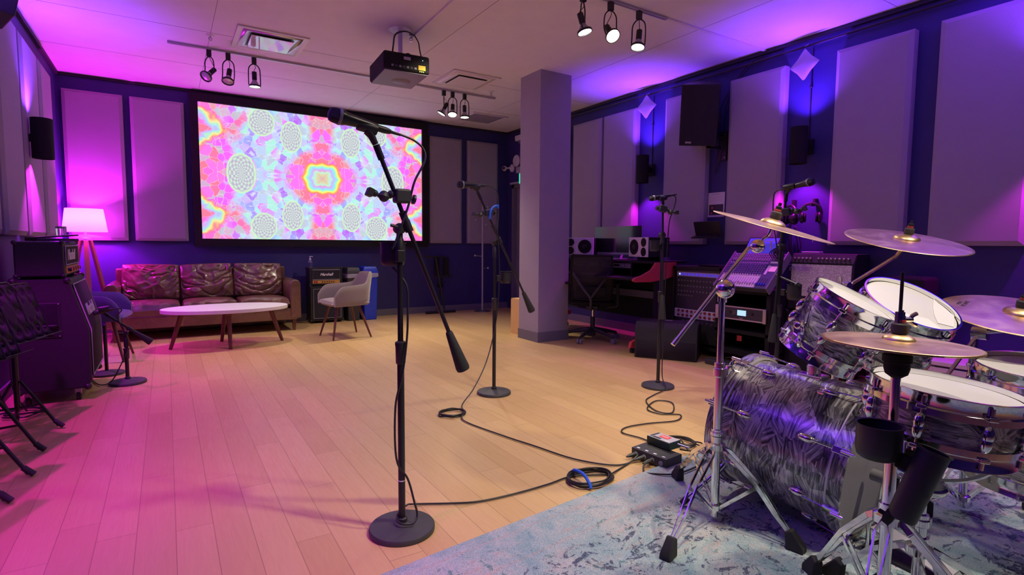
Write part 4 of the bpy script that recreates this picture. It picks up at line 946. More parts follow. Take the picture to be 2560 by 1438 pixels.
for k,(y,l) in enumerate(((4.43,'left rack unit with two round knobs in the desk'),(4.97,'second rack unit in the studio desk, behind the office chair'))):
    r=thing('audio_interface',(4.4,y+.23,.78),0,l,'rack unit','rack units in the studio desk')
    B().bb((4.375,y+.01,.865),(4.60,y+.46,.915)).build('chassis',M['darkbox'],r,world=True)
    B().bb((4.368,y+.0,.862),(4.376,y+.47,.918)).build('face_plate',M['greyp'],r,world=True,bevel=.001)
    for q in (.10,.30,.36,.40): B().cyl((4.368,y+q,.89),(4.352,y+q,.89),.014 if q in(.10,.36) else .009,n=14).build('knob',M['black'] if q!=.10 else M['steel'],r,world=True)
    B().bb((4.366,y+.18,.877),(4.369,y+.27,.903)).build('display',M['matte'],r,world=True)
t=thing('keyboard',(4.2,4.95,.779),0,'slim keyboard lying on the desk in front of the office chair','keyboard')
B().bb((4.13,4.72,.7795),(4.26,5.18,.79)).build('base',M['midgrey'],t,world=True,bevel=.003)
b=B()
for i in range(5):
    for j in range(16): b.bb((4.14+i*.0225,4.735+j*.0275,.79),(4.158+i*.0225,4.758+j*.0275,.794))
b.build('keys',M['darkbox'],t,world=True)
t=thing('computer_monitor',(4.70,5.0,.95),0,'wide dark computer monitor on a stand in the middle of the studio desk','monitor')
B().bb((4.70,4.60,1.005),(4.715,5.42,1.35)).build('back_shell',M['midgrey'],t,world=True,bevel=.006)
B().bb((4.694,4.60,1.03),(4.70,5.42,1.35)).build('glass',M['monitor'],t,world=True)
B().bb((4.692,4.60,1.005),(4.70,5.42,1.03)).build('chin',M['midgrey'],t,world=True)
B().bb((4.60,4.90,.951),(4.78,5.12,.956)).build('stand_base',M['midgrey'],t,world=True,bevel=.002)
B().tube([(4.77,5.01,.955),(4.79,5.01,1.03),(4.72,5.01,1.12)],.015).build('stand_neck',M['midgrey'],t,world=True)
def studio_monitor(x,y,nx,ny,label,flip):
    M4=frame((x,y,1.10),(nx,ny,0),z=(0,0,1)); t=thingM('studio_monitor',M4,label,'speaker','white-fronted studio speakers on the desk')
    B().box((-.15,0,0),(.27,.36,.215)).build('cabinet',M['matte'],t,bevel=.004)
    B().box((-.01,0,0),(.02,.36,.215)).build('baffle',M['white'],t,bevel=.004)
    f=flip
    B().lathe([(.082,.0),(.085,.004),(.080,.006),(.062,-.004+.008),(.025,-.006),(.0,-.0)],(.001,f*.07,0),(1,0,0),32).build('woofer',M['matte'],t)
    B().lathe([(.03,.006),(.02,.012),(.0,.014)],(.001,f*.07,0),(1,0,0),24).build('dust_cap',M['satin'],t)
    B().lathe([(.046,0),(.048,.004),(.044,.005),(.02,.0),(.0,.004)],(.001,-f*.115,.052),(1,0,0),26).build('tweeter',M['matte'],t)
    B().lathe([(.046,0),(.048,.004),(.044,.006),(.03,.002),(.012,.006),(.0,.008)],(.001,-f*.115,-.052),(1,0,0),26).build('midrange',M['matte'],t)
    B().box((.001,-f*.02,-.098),(.002,.03,.004)).build('badge',M['greyp'],t)
    B().box((-.15,0,-.13),(.16,.22,.045)).build('isolation_base',M['matte'],t)
    return t
studio_monitor(4.40,5.37,-.80,-.60,'left white-fronted studio speaker above the office chair back',1)
studio_monitor(4.40,4.36,-.93,.20,'right studio speaker showing its black side panel on the desk',-1)
# office chair
t=thing('office_chair',(4.22,4.88,0),.75,'black mesh-backed office chair on castors in front of the studio desk','chair')
for k in range(5):
    a=k*2*PI/5+.3; d=Vector((math.cos(a),math.sin(a),0))
    B().tube([d*.03+Vector((0,0,.13)),d*.18+Vector((0,0,.105)),d*.32+Vector((0,0,.075))],.02,n=8,rs=(.028,.016)).build('base_spoke',M['darkbox'],t)
    s=d.cross(Vector((0,0,1))); c=d*.33+Vector((0,0,.03))
    for q in (-1,1): B().cyl(c+s*q*.008,c+s*q*.026,.029,n=16).build('castor',M['greyp'],t)
    B().tube([d*.32+Vector((0,0,.08)),c+Vector((0,0,.03))],.01,n=8,sm=1).build('castor_stem',M['darkbox'],t)
B().cyl((0,0,.11),(0,0,.28),.028,n=18).cyl((0,0,.06),(0,0,.12),.035,n=18).build('column_cover',M['darkbox'],t)
B().cyl((0,0,.25),(0,0,.40),.014,n=14).build('gas_lift',M['chrome'],t)
B().box((-.01,0,.395),(.20,.14,.05)).build('mechanism',M['darkbox'],t,bevel=.012)
b=B()
def cf(u,v,top):
    a=u*2-1;q=v*2-1; ed=(max(0,1-abs(a)**5)*max(0,1-abs(q)**5))**.4
    return (a*.24+.02,q*.245*(1-.06*(a>0)*a),.455+(.03*ed-.02*max(0,a)**3 if top else -.025*ed))
b.grid(lambda u,v:cf(u,v,1),24,24).grid(lambda u,v:cf(u,v,0),16,16).build('seat',M['navyf2'] if 'navyf2' in M else M['matte'],t)
def bk(u,v):
    q=v*2-1; z=.50+u*.50; w=.235*(1-.06*(2*u-1)**2)*(1-.16*max(0,.35-u)); 
    x=-.225-.05*u+.05*q*q-.05*math.exp(-((u-.22)/.2)**2)*-1
    return (x,q*w,z)
B().grid(bk,30,24).build('mesh_back',M['meshback'],t,fixn=False)
rim=[bk(0,v/10) for v in range(11)]+[bk(u/10,1) for u in range(1,11)]+[bk(1,1-v/10) for v in range(1,11)]+[bk(1-u/10,0) for u in range(1,10)]
B().tube(rim,.013,n=8,sm=3,closed=True).build('back_frame',M['matte'],t)
B().tube([(-.06,0,.39),(-.22,0,.39),(-.27,0,.52),(-.28,.09,.64),(-.25,.2,.80)],.016,n=8).tube([(-.27,0,.52),(-.28,-.09,.64),(-.25,-.2,.80)],.014,n=8).build('back_support',M['darkbox'],t)
B().box((-.245,0,.60),(.02,.34,.09)).build('lumbar_pad',M['matte'],t,bevel=.008)
for s in (-1,1):
    B().tube([(.0,s*.17,.40),(.0,s*.28,.42),(.0,s*.285,.52),(-.02,s*.28,.66)],.018,n=8).build('arm_post',M['darkbox'],t)
    B().box((.02,s*.28,.675),(.25,.08,.025)).build('arm_pad',M['matte'],t,bevel=.01)
# rack of preamps left of the mixer
t=thing('equipment_rack',(4.80,3.68,0),0,'black rolling rack with patch bay and silver knob panel beside the desk','rack')
rx=4.60
B().bb((rx,3.42,.06),(5.02,3.445,.90)).bb((rx,4.0,.06),(5.02,4.025,.90)).bb((rx,3.42,.06),(5.02,4.025,.09)).bb((rx,3.42,.875),(5.02,4.025,.905)).bb((4.98,3.42,.06),(5.02,4.025,.90)).build('case',M['tolex'],t,world=True)
for y in (3.46,3.98):
    for x in (4.66,4.96): B().cyl((x,y-.012,.03),(x,y+.012,.03),.03,n=16).build('castor',M['rubber'],t,world=True)
B().bb((rx+.012,3.445,.12),(rx+.02,3.99,.87)).build('front_panel',M['darkbox'],t,world=True)
B().bb((rx+.004,3.42,.80),(rx+.014,3.97,.845)).build('power_strip',M['midgrey'],t,world=True)
for k in range(10): B().bb((rx+.001,3.46+k*.048,.808),(rx+.005,3.495+k*.048,.835)).build('power_light_window',M['tablet'],t,world=True)
B().ball((rx,3.935,.822),.006,8,6).build('power_light',M['led'],t,world=True)
for j,zz in enumerate((.755,.70,.645,.60)):
    for k in range(13 if j<3 else 6): B().cyl((rx+.012,(3.95 if j==3 else 3.47)+(-.035 if j==3 else .040)*k,zz),(rx+.002,(3.95 if j==3 else 3.47)+(-.035 if j==3 else .040)*k,zz),.008,n=8).build('patch_socket',M['greyp'],t,world=True)
B().bb((rx+.002,3.45,.365),(rx+.014,3.99,.455)).build('preamp_panel',M['white'],t,world=True)
for j in range(2):
    for k in range(9):
        B().cyl((rx+.003,3.485+k*.056,.39+j*.045),(rx-.012,3.485+k*.056,.39+j*.045),.012,n=12).build('knob',M['cymbal_red'],t,world=True)
for k in range(8): B().cyl((rx+.012,3.46+k*.06,.325),(rx+.004,3.46+k*.06,.325),.014,n=12).build('xlr_socket',M['steel'],t,world=True)
tag(B().bb((4.66,3.5,.907),(4.86,3.75,.925)).build('closed_notebook',M['matte'],bevel=.004),'flat black box lying on the rolling rack','box')
# floor monitor wedge
t=thing('wedge_monitor',(4.36,3.86,0),0,'black wedge-shaped floor monitor lying in front of the rolling rack','speaker')
Mx=frame((4.30,3.86,0),(.55,-.84,0),z=(0,0,1))
b=B().prism([(-.20,0),(.20,0),(.20,.16),(.12,.36),(-.16,.36),(-.20,.30)],frame(Vector((4.27,3.77,0))-Vector((.55,-.84,0))*.30,(.84,.55,0),y=(0,0,1)),.60)
b.build('cabinet',M['tolex'],t,world=True,bevel=.01)
Mg=frame((4.27,3.77,0),(-.84,-.55,0),z=(0,0,1))
B().box((.0,0,.365),(.20,.05,.008)).build('top_label',M['midgrey'],t).matrix_local=FR[t.name].inverted()@frame((4.29,3.79,0),(.55,-.84,0),z=(0,0,1))@Matrix.Scale(.35,4)@Matrix.Translation((0,0,.67))
B().add([Mg@Vector(p) for p in ((.203,-.28,.02),(.203,.28,.02),(.203,.28,.16),(.203,-.28,.16),(.17,-.28,.30),(.17,.28,.30))],[(0,1,2,3),(3,2,5,4)]).build('grille',M['grille'],t,world=True,solid=.004)
# mixer on its rack
t=thing('mixer_rack',(4.75,3.11,0),0,'black open rack on castors carrying the mixing desk, silver amplifier inside','rack')
fx=4.50
B().bb((fx,2.83,.12),(5.0,2.87,.70)).bb((fx,3.36,.12),(5.0,3.40,.70)).bb((fx,2.83,.10),(5.0,3.40,.14)).bb((fx,2.83,.30),(5.0,3.40,.33)).bb((fx,2.83,.68),(5.0,3.40,.71)).bb((4.97,2.83,.12),(5.0,3.40,.70)).build('case',M['matte'],t,world=True,bevel=.002)
for y in (2.87,3.36):
    for x in (4.55,4.95):
        B().cyl((x-.014,y,.045),(x+.014,y,.045),.045,n=16).build('castor',M['rubber'],t,world=True)
        B().bb((x-.02,y-.02,.05),(x+.02,y+.02,.105)).build('castor_fork',M['steel'],t,world=True)
B().bb((fx-.004,3.10,.235),(fx+.002,3.15,.285)).build('sticker',M['cymbal_red'],t,world=True)
t=thing('power_amplifier',(4.7,3.11,.45),0,'silver-edged power amplifier with small lit display in the mixer rack','amplifier')
B().bb((fx+.02,2.88,.44),(4.9,3.35,.54)).build('chassis',M['darkbox'],t,world=True)
B().bb((fx-.01,2.865,.43),(fx+.02,3.365,.55)).build('face_plate',M['darkbox'],t,world=True,bevel=.003)
for z in (.43,.545): B().bb((fx-.014,2.865,z),(fx-.008,3.365,z+.012)).build('silver_edge',M['steel'],t,world=True)
for y in (2.85,3.345): B().bb((fx-.03,y,.425),(fx+.005,y+.035,.56)).build('rack_handle',M['steel'],t,world=True,bevel=.006)
B().bb((fx-.0125,3.06,.475),(fx-.009,3.15,.525)).build('display',M['lcd'],t,world=True)
for q in (3.22,3.0): B().cyl((fx-.01,q,.50),(fx-.02,q,.50),.013,n=14).build('knob',M['satin'],t,world=True)
b=B()
for i in range(4):
    for j in range(3): b.cyl((fx-.009,3.17+i*.012,.485+j*.014),(fx-.013,3.17+i*.012,.485+j*.014),.003,n=6)
b.build('buttons',M['midgrey'],t,world=True)
text('badge_lettering','QSC',M['steel'],frame((fx-.0125,3.11,.449),(0,-1,0),y=(0,0,1)),.022,t,ext=.0006)
# mixing desk: sloped
A=Vector((4.42,3.36,.745)); Bq=Vector((4.42,2.83,.745)); Dn=Vector((.30,0,.30)); 
Mx=frame(A,(0,-1,0),y=Dn); t=thingM('mixing_desk',Mx,'sixteen channel mixing desk with white faders tilted up on the black rack','mixer')
Wm,Lm=.53,.44
B().bb((0,0,-.055),(Wm,Lm,-.004)).build('body',M['darkbox'],t,bevel=.004)
B().bb((.004,.004,-.004),(Wm-.004,Lm-.004,.0)).build('control_surface',M['navyp'] if 'navyp' in M else M['greyp'],t)
for x in (-.012,Wm): B().bb((x,-.005,-.07),(x+.012,Lm+.01,.012)).build('side_cheek',M['greyp'],t,bevel=.003)
B().bb((.01,.01,.0),(Wm*.77,.15,.0015)).build('fader_panel',M['white'],t)
ch=16; cw=Wm*.76/ch
for i in range(ch):
    x=.012+cw*(i+.5)
    B().bb((x-.0015,.03,.001),(x+.0015,.125,.0025)).build('fader_slot',M['black'],t)
    B().bb((x-.006,.035+.006*(i%3),.002),(x+.006,.058+.006*(i%3),.012)).build('fader_cap',M['midgrey'],t,bevel=.002)
for i in range(4):
    x=Wm*.79+i*.024; B().bb((x-.0015,.03,.001),(x+.0015,.125,.0025)).build('fader_slot',M['black'],t)
    B().bb((x-.007,.035,.002),(x+.007,.060,.012)).build('fader_cap',M['blue'],t,bevel=.002)
top_=B(); kn=0
for (y0,n,m) in ((.155,1,'white'),(.18,6,'vknob'),(.345,1,'white'),(.365,3,'lknob')):
    for r in range(n):
        for i in range(ch):
            kn+=1
            top_.lathe([(.0075,0),(.0075,.008),(.004,.013)],(.012+cw*(i+.5),y0+r*.025,0),(0,0,1),8) if kn>=97 else B().lathe([(.0075,0),(.0075,.008),(.004,.013)],(.012+cw*(i+.5),y0+r*.025,0),(0,0,1),8).build('knob',M.get(m,M['white']),t)
top_.build('knob_rows',M['lknob'],t,kind='stuff')
B().bb((Wm*.80,.17,.0),(Wm*.84,.28,.004)).build('meter_strip',M['white'],t)
B().bb((Wm*.85,.21,.0),(Wm*.97,.27,.004)).build('effects_display',M['mag_dim'],t)
B().bb((Wm*.80,.31,.0),(Wm*.98,.33,.003)).build('label_strip',M['white'],t)
b=B()
for i in range(5):
    for j in range(4): b.lathe([(.0065,0),(.0065,.012)],(Wm*.80+i*.021,.35+j*.022,0),(0,0,1),8)
b.build('socket_plugs',M['steel'],t)
b=B()
for k in range(7): b.tube([(Wm*.80+.014*k,.36+.01*(k%3),.01),(Wm*.78+.016*k,.38,.07),(Wm*.86+.01*k,.46,.06),(Wm*.9,.50,.0),(Wm*.9,.52,-.2)],.004,n=6)
tag(b.build('cable_bundle',M['black']),'x','cable'); bpy.data.objects['cable_bundle'].matrix_world=Mx@Matrix.Translation(bpy.data.objects['cable_bundle'].location); bpy.data.objects['cable_bundle']['label']='bundle of thin black cables plugged into the top right of the mixing desk'
Mt=frame((4.79,3.33,1.04),(0,-1,0),y=(.28,0,.42)); t=thingM('tablet',Mt,'black tablet with blue display propped behind the mixing desk','tablet')
B().bb((0,0,-.01),(.33,.20,0)).build('body',M['matte'],t,bevel=.004); B().bb((.012,.012,0),(.318,.188,.001)).build('display',M['tablet'],t)
tag(B().bb((4.80,3.0,1.165),(4.86,3.12,1.17)).tube([(4.83,3.06,.72),(4.83,3.06,1.166)],.008,n=8,sm=1).build('notepad_stand',M['whitefab']),'white note card standing behind the mixing desk','card')
# combo amp with silver grille
t=thing('combo_amplifier',(4.88,2.58,.56),0,'combo guitar amplifier with glittering silver grille beside the mixing desk','amplifier')
Mx=Matrix(((1,0,0,0),(0,0,1,2.27),(0,1,0,0),(0,0,0,1)))
B().prism([(4.735,.56),(5.0,.56),(5.0,1.06),(4.80,1.06),(4.755,.975)],Mx,.55).build('body',M['tolex'],t,world=True,bevel=.008)
o=B().bb((-.004,-.255,.0),(.004,.255,.385)).build('grille_cloth',M['silvercloth'],t); o.matrix_local=FR[t.name].inverted()@Matrix.Translation((4.741,2.545,.58))@Matrix.Rotation(math.radians(2.2),4,'Y')
Mc=frame((4.757,2.81,.978),(0,-1,0),y=(.045,0,.082))
o=B().bb((0,0,0),(.53,.078,.004)).build('control_panel',M['black'],t); o.matrix_local=FR[t.name].inverted()@Mc
for k in range(14):
    if k==5: continue
    o=B().lathe([(.011,0),(.011,.008),(.006,.018)],(.03+k*.035,.038,.004),(0,0,1),12).build('knob',M['steel'],t); o.matrix_local=FR[t.name].inverted()@Mc
text('logo_lettering','Fender',M['steel'],frame((4.733,2.74,.93),(0,-1,0),y=(.03,0,.35)),.085,t,shear=.45,ext=.002)
for y in (2.33,2.76): B().cyl((4.95,y,.555),(4.95,y,.565),.012,n=8).build('foot',M['rubber'],t,world=True)
t=thing('speaker_crate',(4.88,2.58,0),0,'black crate under the silver-grilled combo amplifier','crate')
B().bb((4.72,2.26,.03),(5.02,2.815,.55)).build('body',M['tolex'],t,world=True,bevel=.01)
for y in (2.32,2.76):
    for x in (4.77,4.98): B().cyl((x,y,0),(x,y,.032),.018,n=12).build('foot',M['rubber'],t,world=True)
corners(t,4.72,5.02,2.26,2.815,.03,.55)
tag(B().bb((4.86,2.62,1.062),(4.93,2.78,1.075)).build('pedal_plate',M['white'],bevel=.003),'small white pedal lying on top of the combo amplifier','pedal')
tag(B().box((4.88,1.90,.45),(.26,.26,.89)).build('instrument_case',M['matte'],bevel=.03),'dark case standing against the right wall behind the drums','case')
# white low bench
t=thing('low_bench',(4.85,1.45,0),0,'long low white bench against the right wall behind the drums','bench')
B().bb((4.68,1.05,.27),(5.05,1.72,.30)).bb((4.68,1.05,.21),(4.70,1.72,.255)).build('top_board',M['white'],t,world=True,bevel=.003)
for y in (1.09,1.68): B().bb((4.70,y-.02,0),(5.04,y+.02,.27)).build('leg_panel',M['greyp'],t,world=True)
# wall-side cable heap under the mixer
tag(B().tube([(4.35,3.25,.015),(4.28,3.05,.02),(4.42,2.9,.03),(4.5,3.1,.02),(4.38,3.3,.03),(4.3,3.15,.035),(4.4,2.8,.02),(4.55,2.6,.02),(4.4,2.5,.02),(4.3,2.7,.03),(4.45,2.95,.04),(4.55,3.3,.02)],.008,n=6).build('cable_heap',M['black']),'heap of black cables on the floor under the mixer rack','cable')
tag(B().bb((4.30,2.75,0),(4.42,3.35,.05)).build('power_strip',M['darkbox'],bevel=.01),'long black power strip on the floor in front of the mixer rack','power strip')
# small white unit seen between desk and rack
tag(B().bb((4.90,4.09,.02),(5.05,4.34,.66)).build('computer_tower',M['greyp'],bevel=.01),'pale computer tower standing behind the red desk side','computer')
# ================================================================ MICROPHONE STANDS
V3=Vector
def microphone(head,tail,label,extra=None):
    head=V3(head); tail=V3(tail); ax=(tail-head).normalized(); L_=(tail-head).length; k=L_/.25
    t=thingM('microphone',frame(head,ax,z=(0,0,1)),label,'microphone','black vocal microphones')
    X=(1,0,0)
    B().lathe([(.0,0),(.012*k,.001),(.021*k,.006),(.0245*k,.016),(.026*k,.030),(.0255*k,.036)],(0,0,0),X,26).build('grille_ball',M['micgrille'],t)
    B().lathe([(.0262*k,.034),(.0275*k,.036),(.0275*k,.043),(.0262*k,.045)],(0,0,0),X,26).build('grille_ring',M['greyp'],t)
    B().lathe([(.0255*k,.045),(.0255*k,.052),(.022*k,.062),(.0185*k,.10),(.0155*k,.150),(.014*k,.172),(.0125*k,.176)],(0,0,0),X,26).build('handle_body',M['satin'],t)
    B().lathe([(.0115*k,.176),(.0115*k,.205),(.009*k,.222),(.0055*k,.230),(.0045*k,L_)],(0,0,0),X,18).build('plug',M['black'],t)
    return t
M['micgrille']=mat('microphone_mesh',(.03,.03,.045),.4,metal=.6,bump=1.0,bscale=900,bdet=0)
def boom_stand(base,ptop,A_,B_,label,clip=None,r=.127,weightL=.16,boomoff=None,arm=True):
    """base: floor point; ptop: height of pole top; A_ front (clip) end of the boom, B_ rear end"""
    x,y=base; t=thing('microphone_stand',(x,y,0),0,label,'microphone stand','black round-base microphone stands')
    A_=V3(A_);B_=V3(B_)
    B().lathe([(r*.995,0),(r,.004),(r,.016),(r*.97,.021),(r*.5,.028),(.03,.034),(.024,.036),(.0,.036)],n=64).build('round_base',M['base'],t)
    B().lathe([(.020,.034),(.020,.05),(.0135,.054)],n=20).build('base_collar',M['black'],t)
    zc=ptop*.60
    B().cyl((0,0,.03),(0,0,zc),.0135,n=20).build('lower_tube',M['satin'],t)
    B().lathe([(.0145,zc-.045),(.0185,zc-.04),(.0195,zc+.02),(.021,zc+.03),(.021,zc+.04),(.012,zc+.045)],n=20).build('height_clutch',M['black'],t)
    B().cyl((0,0,zc+.03),(0,0,ptop-.05),.0105,n=18).build('upper_tube',M['satin'],t)
    B().lathe([(.0135,ptop-.11),(.015,ptop-.10),(.015,ptop-.04),(.012,ptop-.035),(.012,ptop+.0)],n=18).build('top_fitting',M['black'],t)
    d=(B_-A_).normalized(); q=A_+d*((V3((x,y,ptop))-A_).dot(d)); h=V3((x,y,ptop))
    B().ball(h,(.02,.02,.022),16,10).cyl(h-V3((0,.022,0)),h+V3((0,.022,0)),.018,n=18).build('swivel_joint',M['black'],t,world=True)
    if (q-h).length>.012: B().tube([h,(h+q)/2+V3((0,0,-.0)),q],.0065,n=8,sm=1).build('side_arm',M['steel'],t,world=True)
    B().cyl(q-d*.022,q+d*.022,.0155,n=18).build('boom_clamp',M['black'],t,world=True)
    B().tube([h+V3((0,-.02,0)),h+V3((-.035,-.03,.01)),h+V3((-.045,-.03,.012))],.006,n=8,sm=1).build('wing_screw',M['black'],t,world=True)
    B().cyl(A_-d*.004,B_,.0082,n=16).cyl(A_-d*.004,A_+d*.05,.0125,n=16).build('boom_tube',M['satin'],t,world=True)
    B().cyl(A_+d*.25,A_+d*.32,.0135,n=16).build('boom_clutch',M['black'],t,world=True)
    B().lathe([(.012,-.01),(.015,0),(.028,weightL*.93),(.026,weightL)],B_,d,20).build('counterweight',M['rubber'],t,world=True)
    return t,d
M['base']=mat('grey_black_cast_base',(.045,.045,.05),.5,bump=.15,bscale=350)
def clip(parent,A_,mic_c,ax):
    """saddle under the microphone"""
    A_=V3(A_);c=V3(mic_c);ax=V3(ax).normalized()
    B().lathe([(.0195,-.035),(.0205,-.03),(.0205,.03),(.0195,.035)],c,ax,22).build('microphone_clip',M['black'],parent,world=True)
    B().tube([c+V3((0,0,-.012)),(c+A_)/2,A_],.012,n=10,sm=1,rs=(.017,.011)).build('clip_swivel',M['black'],parent,world=True)
def phone_clamp(c,dr,ddown,label):
    """clamp block on the boom with ball arm and phone grip pointing along dr"""
    c=V3(c);dr=V3(dr).normalized(); ddown=V3(ddown).normalized(); M4=frame(c,dr,y=ddown.cross(dr) if abs(ddown.dot(dr))<.99 else (0,1,0))
    t=thingM('phone_clamp',M4,label,'clamp','black phone clamps on the microphone stands')
    B().box((-.01,0,0),(.060,.045,.052)).build('clamp_block',M['darkbox'],t,bevel=.009,seg=3)
    B().lathe([(.008,.020),(.016,.034),(.010,.042)],(0,0,-.004),(1,0,0),14).build('arm_neck',M['darkbox'],t)
    B().ball((.058,0,.004),(.019,.019,.021),16,10).lathe([(.021,-.007),(.024,0),(.021,.007)],(.060,0,.004),(.2,0,1),10).build('ball_knob',M['darkbox'],t)
    B().tube([(.07,0,.002),(.092,0,-.004)],.007,n=8,sm=1).ball((.092,0,-.005),.013,12,8).build('phone_arm',M['darkbox'],t)
    B().box((.110,0,-.008),(.022,.035,.030),Matrix.Rotation(.4,3,'Y')).build('phone_grip',M['darkbox'],t,bevel=.003)
    B().lathe([(.004,0),(.004,.014),(.018,.016),(.018,.024),(.004,.026)],(-.038,0,.006),(-1,0,.2),10).build('wing_knob',M['black'],t)
    return t
def cup_holder(c,label,r=.043,h=.085,side=(1,0,0)):
    t=thing('cup_holder',c,0,label,'cup holder','black cup holders clamped to the stands')
    B().lathe([(r*.80,0),(r*.93,.006),(r,h*.25),(r,h),(r+.004,h+.001),(r+.004,h+.004),(r-.003,h+.003),(r-.004,h*.25),(r*.75,.010),(0,.010)],n=32,cap=False).lathe([(r*.8,.0),(0,.0005)],n=32,cap=False).build('cup',M['black'],t,fixn=False)
    s=V3(side).normalized(); B().tube([s*r*.95+V3((0,0,h*.5)),s*(r+.03)+V3((0,0,h*.5))],.009,n=8,sm=1).box(tuple(s*(r+.028)+V3((0,0,h*.45))),(.03,.03,.045)).build('clamp_arm',M['black'],t,bevel=.004)
    return t
E0=1.965
# 1 nearest
s1,d1=boom_stand((.743,1.965),1.175,(.655,1.955,1.47),(.935,1.935,.765),'tall black microphone stand in the centre foreground')
clip(s1,(.652,1.955,1.475),(.622,1.955,1.533),(1,0,-.17)); microphone((.485,1.95,1.563),(.745,1.955,1.520),'large black vocal microphone on the nearest stand, in front of the screen')
B().cyl((0,0,.20),(0,0,.204),.0142,n=20).build('white_band',M['white'],s1)
phone_clamp((.735,1.945,1.295),(-1,0,.0),(.35,0,-1),'black phone clamp on the nearest microphone stand, in front of the screen')
cup_holder((.742,2.035,1.035),'black cup holder behind the pole of the nearest microphone stand',.047,.085,(0,-1,0))
# 2
s2,_=boom_stand((2.046,3.473),1.13,(1.90,3.463,1.485),(2.285,3.44,.75),'black boom stand in the middle of the floor before the pillar')
clip(s2,(1.90,3.463,1.487),(1.875,3.463,1.528),(1,0,.02)); microphone((1.73,3.455,1.533),(1.985,3.463,1.54),'black vocal microphone pointing left on the middle stand')
phone_clamp((1.965,3.445,1.345),(-1,0,-.2),(.45,0,-1),'black phone clamp on the middle microphone stand, blue strap on it')
tag(B().tube([(1.965,3.41,1.30),(1.975,3.41,1.36),(2.01,3.42,1.392),(2.05,3.44,1.395)],.009,n=8).tube([(2.05,3.44,1.38),(2.05,3.44,1.41)],.01,n=6,sm=1).build('blue_strap',M['bluetape']),'blue cable strap hooked over the phone clamp of the middle stand','strap')
cup_holder((2.135,3.46,.83),'black cup holder clamped beside the pole of the middle microphone stand',.040,.085,(-1,0,0))
# 3
s3,_=boom_stand((3.26,2.973),1.20,(3.27,2.985,1.455),(3.225,2.92,.73),'black microphone stand with upright boom before the studio corner',weightL=.18)
clip(s3,(3.27,2.985,1.455),(3.265,2.985,1.488),(1,0,.1)); microphone((3.165,3.03,1.478),(3.345,2.955,1.512),'small-looking black microphone in front of the pink-lit wall panel')
phone_clamp((3.255,2.96,1.40),(.9,-.4,-.3),(0,0,-1),'black phone clamp on the stand before the studio corner')
cup_holder((3.185,2.98,1.075),'black cup holder on the stand before the studio corner',.036,.08,(1,0,0))
# 4
s4,_=boom_stand((3.60,2.20),1.12,(3.60,2.185,1.475),(3.575,2.215,.64),'black microphone stand behind the highest cymbal, its foot hidden by the bass drum',weightL=.19)
clip(s4,(3.60,2.185,1.475),(3.60,2.165,1.525),(-.15,1,-.1)); microphone((3.60,1.995,1.548),(3.62,2.245,1.512),'black vocal microphone pointing right above the highest cymbal')
phone_clamp((3.58,2.16,1.355),(.3,-1,.1),(0,0,-1),'black phone clamp beside the highest cymbal')
cup_holder((3.58,2.085,.76),'black cup holder on the stand behind the rack toms',.045,.10,(0,1,0))
p_=U(1966,699,0,3.58); q_=U(2004,716,0,3.56)
microphone(q_,p_,'slim black instrument microphone resting in the cup behind the rack toms')
# small stand at the left
s5,_=boom_stand((-.294,5.218),.40,(-.43,5.21,.575),(-.225,5.20,.40),'short black microphone stand in front of the slanted guitar cabinet',weightL=.13)
clip(s5,(-.43,5.21,.577),(-.42,5.20,.60),(1,0,.16)); microphone((-.585,5.20,.548),(-.335,5.205,.60),'black microphone aimed at the slanted guitar cabinet')
t=thing('microphone_stand',(-.46,5.66,0),0,'short black stand mostly hidden behind the slanted guitar cabinet','microphone stand')
B().lathe([(.127,0),(.127,.016),(.06,.028),(.0,.034)],n=40).build('round_base',M['base'],t); B().cyl((0,0,.03),(0,0,.42),.0135,n=14).build('tube',M['satin'],t)
# ================================================================ CABLES ON THE FLOOR
def F(px,py,z=.008): p=U(px,py,2,0); return (p.x,p.y,z)
def cable(pts,label,r=.0042,extra=None,m='black',sm=8):
    b=B().tube(pts,r,n=8,sm=sm)
    for e in (extra or []): b.tube(e,r,n=8,sm=sm)
    return tag(b.build('microphone_cable',M[m]),label,'cable')
def coil(c,rx,ry,n,seed,z0=.006):
    rr=random.Random(seed); p=[]
    for k in range(n*10):
        a=2*PI*k/10; j=1+rr.uniform(-.10,.07); p.append((c[0]+rx*j*math.cos(a)+rr.uniform(-.006,.006),c[1]+ry*j*math.sin(a),z0+.0045*(k//10)+rr.uniform(0,.004)))
    return p
# cable of the nearest microphone
x,y=.743,1.965
cable([(.745,1.955,1.521),(.80,1.955,1.505),(.835,1.95,1.475),(.835,1.94,1.43),(.79,1.93,1.35),(.768,1.93,1.27),(.745,1.925,1.21),(.71,1.925,1.12),(.70,1.93,1.10)],'black cable drooping from the nearest microphone to its stand')
cable([(.722,1.985,1.03),(.765,1.955,.96),(.763,1.94,.85),(.758,1.94,.75),(.735,1.93,.62),(.715,1.95,.5),(.715,1.945,.3),(.76,1.945,.21),(.78,1.93,.12),(.79,1.925,.065),(.765,1.91,.045),(.725,1.925,.048),(.72,1.96,.055),(.75,2.0,.065),(.80,2.06,.045),(.85,2.12,.012),F(1130,1263),F(1200,1258),F(1290,1238),F(1370,1215),F(1430,1195)]+coil((1.665,1.925),.115,.085,5,3)+[F(1540,1182),F(1575,1160),F(1598,1148,.03)],'black cable running from the nearest stand through the blue-tied coil',sm=7)
tag(B().tube([(1.63,2.015,.008),(1.625,1.99,.038),(1.62,1.92,.045),(1.605,1.86,.03),(1.60,1.84,.010)],.008,n=8).build('cable_tie',M['bluetape']),'bright blue tie around the coiled cable in the foreground','cable tie')
